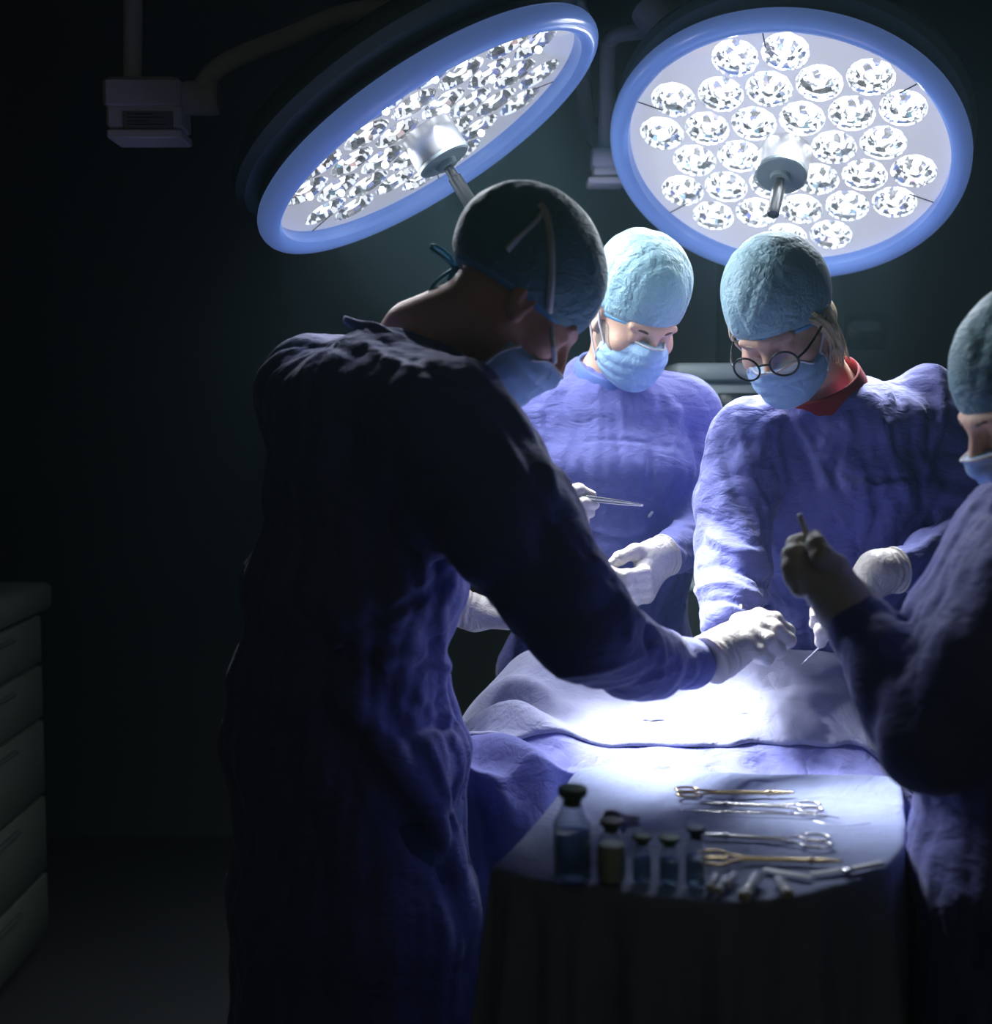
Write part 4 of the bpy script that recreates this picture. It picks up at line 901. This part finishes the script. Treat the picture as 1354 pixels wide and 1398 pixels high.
MB().bbox((.35, 2.24, .44), (.22, .20, .68), .02).build('column', M['steel'], tb)
MB().bbox((.35, 2.24, .05), (.62, .30, .10), .02).build('base', M['steel'], tb)
pd = sheet('surgical_drape', P, M['drape'], None)
tag(pd, 'large purple drape over the patient and operating table, brightly lit in the middle', 'drape')
# ---------------------------------------------------------------- instrument tray under its cloth
TZ = .97
outl = [(803, 1046), (870, 1049), (940, 1052), (1010, 1056), (1080, 1058), (1150, 1058), (1208, 1060), (1226, 1068), (1232, 1110), (1228, 1160), (1190, 1190), (1120, 1212), (1040, 1226), (960, 1229), (880, 1222), (800, 1210), (730, 1199), (684, 1187), (676, 1180), (700, 1158), (735, 1120), (770, 1075), (788, 1052)]
OL = spline([on(x, y, TZ) for x, y in outl], 12, True); cen = OL.mean(0); ring = []
K = len(OL); ang = np.linspace(0, 2 * PI, K, endpoint=False)
for t in np.linspace(.02, .985, 60): ring.append(cen + (OL - cen) * t)
out = OL - cen; out[:, 2] = 0; out = out / np.linalg.norm(out, axis=1)[:, None]
for k, (o_, dz) in enumerate([(0, -.001), (.003, -.004), (.0045, -.011), (.005, -.022), (.006, -.06), (.008, -.12), (.010, -.2), (.012, -.3), (.014, -.40)]):
    wv = np.clip(-dz / .2, 0, 1) * .016 * (np.sin(ang * 17) + .6 * np.sin(ang * 31 + 1))
    p = OL + out * (o_ + wv[:, None]); p[:, 2] += dz + .012 * np.sin(ang * 7) * (dz < -.35); ring.append(p)
P = np.array(ring); ins = np.clip((P[..., 2] > TZ - .004) * 1.0, 0, 1)
tz = noise2(P[..., 0], P[..., 1], 21, 10) * .0022 + noise2(P[..., 0], P[..., 1], 22, 40) * .0006
P[..., 2] += tz * ins
idx = np.arange(P.shape[0] * K).reshape(P.shape[0], K); j1 = np.roll(idx, -1, 1)
Q = np.stack([idx[:-1], j1[:-1], j1[1:], idx[1:]], -1).reshape(-1, 4)
V = np.vstack([P.reshape(-1, 3), cen]); F = [list(q) for q in Q] + [[len(V) - 1, idx[0, (j + 1) % K], idx[0, j]] for j in range(K)]
td = mk('tray_drape', V, F, M['tray_drape'], None); s_ = td.modifiers.new('thickness', 'SOLIDIFY'); s_.thickness = .002; s_.offset = -1
tag(td, 'blue cloth covering the instrument table in the foreground, hanging over its edge', 'drape')
ms = empty('instrument_table', (cen[0], cen[1], 0), 'instrument table hidden under the blue cloth in front', 'instrument table')
MB().bbox((cen[0] + .02, cen[1], TZ - .022), (.34, .30, .02), .008).build('tray', M['steel'], ms)
MB().tube([(cen[0] + .1, cen[1] + .13, TZ - .03), (cen[0] + .1, cen[1] + .13, .05)], .018, 16, 1).build('pole', M['steel'], ms)
MB().bbox((cen[0] + .02, cen[1] + .02, .03), (.36, .40, .04), .015).build('base', M['steel'], ms)
def top(px, py, dz=0): return on(px, py, TZ + .0035 + dz)
# bottles
def bottle(px, py, wpx, hpx, kind, label, cat, stopper, fill, neck=.42, group=None):
    b = top(px, py, -.001); sc = (b[1] * _cp + (CZ - b[2]) * _sp) / FPX; r = wpx * sc / 2; h = hpx * sc * 1.03
    root = empty(kind, b, label, cat, group)
    A = lambda n, mb, m, p=root: sharp(mb.build(n, m, p, True, world=False), .9)
    hs = h * .60; nr = r * neck * 1.0
    g = MB().lathe([(r * .55, .0012), (r * .86, .0), (r * .97, h * .03), (r, h * .07), (r, hs), (r * .93, hs + h * .05), (r * .72, hs + h * .12), (nr * 1.08, hs + h * .20), (nr, hs + h * .24), (nr, h * .87), (nr * 1.25, h * .88), (nr * 1.25, h * .91)], n=36)
    A('glass_body', g, M['bottle'])
    A('contents', MB().lathe([(r * .5, h * .022), (r * .90, h * .035), (r * .93, h * .07), (r * .93, h * fill[0]), (r * .6, h * fill[0] + .0004)], n=32), fill[1])
    st = A('stopper', MB().lathe([(nr * .9, h * .80), (nr * .9, h * .905), (nr * 1.42, h * .91), (nr * 1.5, h * .93), (nr * 1.46, h * .985), (nr * 1.2, h), (nr * .3, h * 1.0)], n=32), stopper)
    return root, h, st
g_ = 'glass bottles along the front of the tray'
bottle(781, 1203, 52, 128, 'glass_bottle', 'largest clear glass bottle, half full of dark liquid, leftmost of the bottles', 'bottle', M['rubber'], (.52, M['liquid']), .52, g_)
bottle(834, 1203, 40, 84, 'glass_vial', 'rounded vial full of pale powder with grey stopper, right of the largest bottle', 'vial', M['rubber_grey'], (.60, M['powder']), .55, g_)
bottle(876, 1203, 26, 63, 'glass_vial', 'small vial with green stopper right of the pale powder vial', 'vial', M['rubber'], (.50, M['liquid']), .72, g_)
bottle(913, 1206, 27, 64, 'glass_vial', 'small vial with green stopper next to the blue-stoppered one', 'vial', M['rubber'], (.52, M['liquid']), .72, g_)
b_, h_, st = bottle(949, 1209, 27, 80, 'glass_vial', 'narrow dark vial with blue stopper and wire loop, rightmost of the vials', 'vial', M['rubber_blue'], (.50, M['liquid']), .66, g_)
c = np.array(b_.location)
MB().tube([c + [-.008, 0, h_ * .93], c + [-.013, 0, h_ * 1.02], c + [-.011, 0, h_ * 1.12], c + [-.008, 0, h_ * 1.17]], .0006, 6, 4).build('wire_loop', M['steel'], st)
# scissor-handled instruments lying on the cloth
def clamp(ring_px, tip_px, label, m, flip=1, gap=.010, curve=0.0, ringr=.0115, kind='needle_holder', spread=0.0):
    a = top(*ring_px, .003); b = top(*tip_px, .003); d = b - a; Ln = np.linalg.norm(d); d = d / Ln; n_ = np.array([-d[1], d[0], 0])
    root = empty(kind, a, label, 'surgical instrument', 'steel instruments on the tray')
    for s in (-1, 1):
        cc = a + n_ * s * (ringr * 1.05 + spread); o = cc - d * .0
        ring = [cc + ringr * 1.35 * math.cos(t) * d + ringr * .9 * math.sin(t) * n_ for t in np.linspace(0, 2 * PI, 21)[:-1]]
        MB().tube(ring, .0019, 8, 2, closed=True).build('finger_ring', m, root)
        st = cc + d * ringr * 1.3
        MB().tube([st, a + d * (ringr * 3) + n_ * s * .0045, a + d * Ln * .5 + n_ * s * .0030, a + d * Ln * .74 + n_ * s * .0006, a + d * Ln * .78 - n_ * s * .001],
                  [.0019, .0021, .0022, .0026, .0022], 8, 5).build('shank', m, root)
        MB().tube([a + d * Ln * .76, a + d * Ln * .86 - n_ * s * .0016 + n_ * curve * .3, a + d * Ln - n_ * s * .0006 + n_ * curve], [.0032, .0026, .0011], 8, 5, flat=.7).build('jaw', m, root)
    u = nrm(np.cross(d, [0, 0, 1]))
    MB().lathe([(.0032, -.0034), (.0036, -.003), (.0036, .003), (.0030, .0036)], a + d * Ln * .755, None, 16).build('pivot', m, root)
    return root
clamp((938, 1081), (1085, 1083), 'long curved clamp furthest back on the tray, its rings in the bright patch', M['gold'], curve=.004)
clamp((1105, 1102), (955, 1097), 'clamp pointing left just in front of the furthest one', M['steel'])
clamp((1113, 1148), (952, 1139), 'large clamp pointing left, middle of the cloth, rings to the right', M['steel'], ringr=.0135)
clamp((975, 1171), (1150, 1176), 'gilt-ringed clamp pointing right, nearest to the vials', M['gold'], ringr=.0125)
pr = empty('probe', top(1030, 1110), 'long thin straight probe lying between the two left-pointing clamps', 'surgical instrument', 'steel instruments on the tray')
MB().tube([top(925, 1106, .002), top(1000, 1109, .002), top(1090, 1112, .002)], [.0010, .0016, .0018], 8, 4).build('shaft', M['steel'], pr)
MB().tube([top(1085, 1112, .002), top(1120, 1113, .002), top(1146, 1117, .002)], [.0022, .0016, .0008], 8, 4).build('tip', M['steel'], pr)
o = MB().tube([top(1110, 1120, .001), top(1130, 1126, .0014), top(1155, 1128, .001), (top(1188, 1124, .001))], .0006, 6, 6).build('suture_thread', M['steel'], None)
tag(o, 'fine wavy suture thread lying right of the probe tip', 'thread')
# small glass and paper bits
def block(name, a, b, wd, ht, m, label, cat, grp=None, cap=None):
    a = top(*a, ht / 2); b = top(*b, ht / 2); d = b - a; Ln = np.linalg.norm(d); d /= Ln; n_ = np.cross([0, 0, 1], d); R = np.stack([d, n_, [0, 0, 1.]], 1)
    root = empty(name, a, label, cat, grp); MB().bbox((a + b) / 2, (Ln, wd, ht), min(wd, ht) * .25, R).build('body', m, root)
    if cap: MB().bbox(a + d * Ln * .12, (Ln * .24, wd * 1.06, ht * 1.06), min(wd, ht) * .25, R).build('cap', cap, root)
    return root
for i, (a, b, l) in enumerate([((968, 1214), (978, 1195), 'small clear ampoule lying nearest the blue-stoppered vial'), ((980, 1217), (992, 1199), 'small clear ampoule in the middle of the group of three'), ((991, 1209), (1003, 1194), 'small clear ampoule at the right end of the group of three')]):
    block('ampoule', a, b, .0085, .0085, M['plastic'], l, 'ampoule', 'three small ampoules beside the vials', M['paper'])
block('needle_case', (1014, 1226), (1034, 1196), .013, .012, M['plastic'], 'clear plastic needle case at the front edge, left one of two', 'needle case', 'clear needle cases', M['paper'])
block('needle_case', (1076, 1222), (1062, 1199), .012, .010, M['plastic'], 'clear plastic needle case right of the larger one, tilted the other way', 'needle case', 'clear needle cases', M['paper'])
block('paper_packet', (1041, 1187), (1108, 1198), .012, .002, M['paper'], 'white paper strip packet behind the needle cases', 'packet', 'white paper strips')
block('paper_packet', (1108, 1193), (1160, 1186), .010, .002, M['paper'], 'white paper strip lying between the other two strips', 'packet', 'white paper strips')
block('scalpel', (1150, 1189), (1204, 1178), .009, .004, M['paper'], 'white scalpel handle at the right corner of the cloth', 'scalpel', None, M['steel'])
G = Grid(axis(*np.array([-.035, .035]) + top(848, 1118)[0], .0018), axis(*np.array([-.03, .03]) + top(848, 1118)[1], .0018), axis(TZ - .005, TZ + .045, .0018))
a, b, c3 = top(834, 1118, .006), top(834, 1118, .026), top(870, 1118, .004)
G.cap(a, b, .010, .006, .01); G.cap(a, c3, .008, .004, .014); G.cap(b, b + [-.004, 0, .004], .006, .003, .006)
r = G.all(); r.disp(-ridged(r, 4, 260, .0016, [(1, .3, .5), (.2, 1, .6)], 5, 1.5, 60).astype(np.float32)); V, Q = G.mesh()
tag(mk('gauze_swab', V, Q, M['gauze'], None), 'crumpled gauze swab behind the bottles', 'gauze swab')
# ---------------------------------------------------------------- instruments in hands
def forceps(a, b, label, m, w0=.004):
    a = np.array(a); b = np.array(b); d = b - a; n_ = nrm(np.cross(d, [0, 1, .2])); root = empty('forceps', a, label, 'surgical instrument')
    for s in (-1, 1): MB().tube([a - d * .5, a + n_ * s * w0 * .7, a + d * .6 + n_ * s * w0 * .6, b + n_ * s * .0006], [.0015, .0026, .0020, .0010], 8, 5, flat=.6).build('tine', m, root)
    return root
forceps(at(798, 680, 2.345), at(878, 690, 2.33), 'slim steel forceps pointing right in the raised hand of the middle person', M['steel'])
o = MB().tube([at(1137, 868, 2.10), at(1118, 884, 2.14), at(1095, 906, 2.20)], [.0032, .0026, .0016], 12, 4).build('probe', M['steel'], None); tag(o, 'slender pale probe between two gloved fingertips, touching the drape', 'surgical instrument')
o = MB().tube([at(1112, 760, 1.655), at(1101, 730, 1.655), at(1091, 702, 1.655)], [.0042, .0042, .0034], 12, 4).build('swab_stick', M['paper'], None); tag(o, 'short pale stick held up in the dark hand at right', 'swab stick')
# ---------------------------------------------------------------- furniture at the back
cb = empty('drawer_cabinet', (-1.55, 3.0, 0), 'pale drawer cabinet barely lit at the left edge', 'cabinet')
xf, y0, y1 = at(32, 0, 3.6)[0], 2.3, 3.6
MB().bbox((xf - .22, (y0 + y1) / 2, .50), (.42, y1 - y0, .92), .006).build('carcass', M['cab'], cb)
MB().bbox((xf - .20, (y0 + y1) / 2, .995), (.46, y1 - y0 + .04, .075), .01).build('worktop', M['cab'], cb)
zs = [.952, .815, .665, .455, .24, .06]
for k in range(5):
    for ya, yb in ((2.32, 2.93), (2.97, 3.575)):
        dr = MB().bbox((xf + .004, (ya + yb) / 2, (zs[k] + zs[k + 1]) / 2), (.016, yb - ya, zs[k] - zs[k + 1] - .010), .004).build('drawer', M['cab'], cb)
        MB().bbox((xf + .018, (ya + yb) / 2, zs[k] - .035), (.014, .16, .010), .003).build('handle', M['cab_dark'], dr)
ct = empty('equipment_cart', at(1000, 560, 3.5) * [1, 1, 0], 'grey equipment cart with a small screen between the two facing persons', 'cart')
Yc = 3.5; xl, xr = at(858, 0, Yc)[0], at(1075, 0, Yc)[0]; xm = (xl + xr) / 2
MB().bbox((at(985, 0, Yc)[0], Yc, at(0, 511, Yc)[2]), (.27, .40, .045), .008).build('monitor_housing', M['cart'], ct)
mo = MB().bbox((at(975, 0, Yc)[0], Yc, at(0, 590, Yc)[2]), (.25, .36, .26), .012).build('monitor', M['cart'], ct)
MB().bbox((at(975, 0, Yc)[0], Yc - .184, at(0, 590, Yc)[2]), (.20, .01, .20), .004).build('display', M['screen'], mo)
MB().bbox(at(972, 541, Yc - .192), (.026, .006, .016), .002).build('green_light', M['green'], mo)
MB().bbox((xm, Yc, at(0, 788, Yc)[2]), (xr - xl + .14, .45, .03), .008).build('shelf', M['cart'], ct)
MB().bbox((xm, Yc, .22), (xr - xl + .14, .45, .03), .008).build('shelf', M['cart'], ct)
MB().bbox((at(975, 0, Yc)[0], Yc + .1, at(0, 690, Yc)[2]), (.06, .06, .36), .008).build('column', M['cart'], ct)
for x in (xl - .05, xr + .05):
    for y in (Yc - .2, Yc + .2):
        MB().tube([(x, y, at(0, 780, Yc)[2]), (x, y, .06)], .014, 12, 1).build('post', M['cart'], ct)
        MB().lathe([(.026, -.011), (.030, -.008), (.030, .008), (.026, .011)], (x, y, .03), np.array([[0, 0, 1], [0, 1, 0], [-1, 0, 0.]]), 20).build('caster', M['black'], ct)
wb = empty('wall_box', at(1181, 452, 4.6), 'dark wall box dimly visible at the back right of the glasses wearer', 'wall box')
MB().bbox(at(1181, 452, 4.58), (.14, .05, .12), .008).build('housing', M['screen'], wb)
MB().bbox(at(1181, 445, 4.55), (.10, .006, .03), .002).build('front_strip', M['cart'], wb)
MB().bbox((at(950, 0, 4.55)[0], 4.56, 1.6), (.16, .07, 3.1), .01).build('trim_1', M['cart'], None)['kind'] = 'structure'
MB().bbox((at(1330, 0, 4.3)[0] - .1, 4.4, at(0, 535, 4.3)[2]), (.5, .3, .03), .008).build('trim_2', M['cart'], None)['kind'] = 'structure'
hm = bpy.data.materials.new('thin_haze'); hm.use_nodes = True; hm.node_tree.nodes.clear()
ho_ = N(hm, 'ShaderNodeOutputMaterial'); hv = N(hm, 'ShaderNodeVolumeScatter'); hv.inputs['Color'].default_value = (.50, .88, 1, 1)
hv.inputs['Density'].default_value = .0125; hv.inputs['Anisotropy'].default_value = .45; L(hm, hv.outputs[0], ho_.inputs['Volume'])
hz = MB().box((.35, 2.5, 1.65), (4.2, 3.9, 3.0)).build('thin_haze', hm, None, False); tag(hz, 'faint bluish haze glowing around the lamps', 'haze', kind='stuff')
S.cycles.volume_bounces = 0
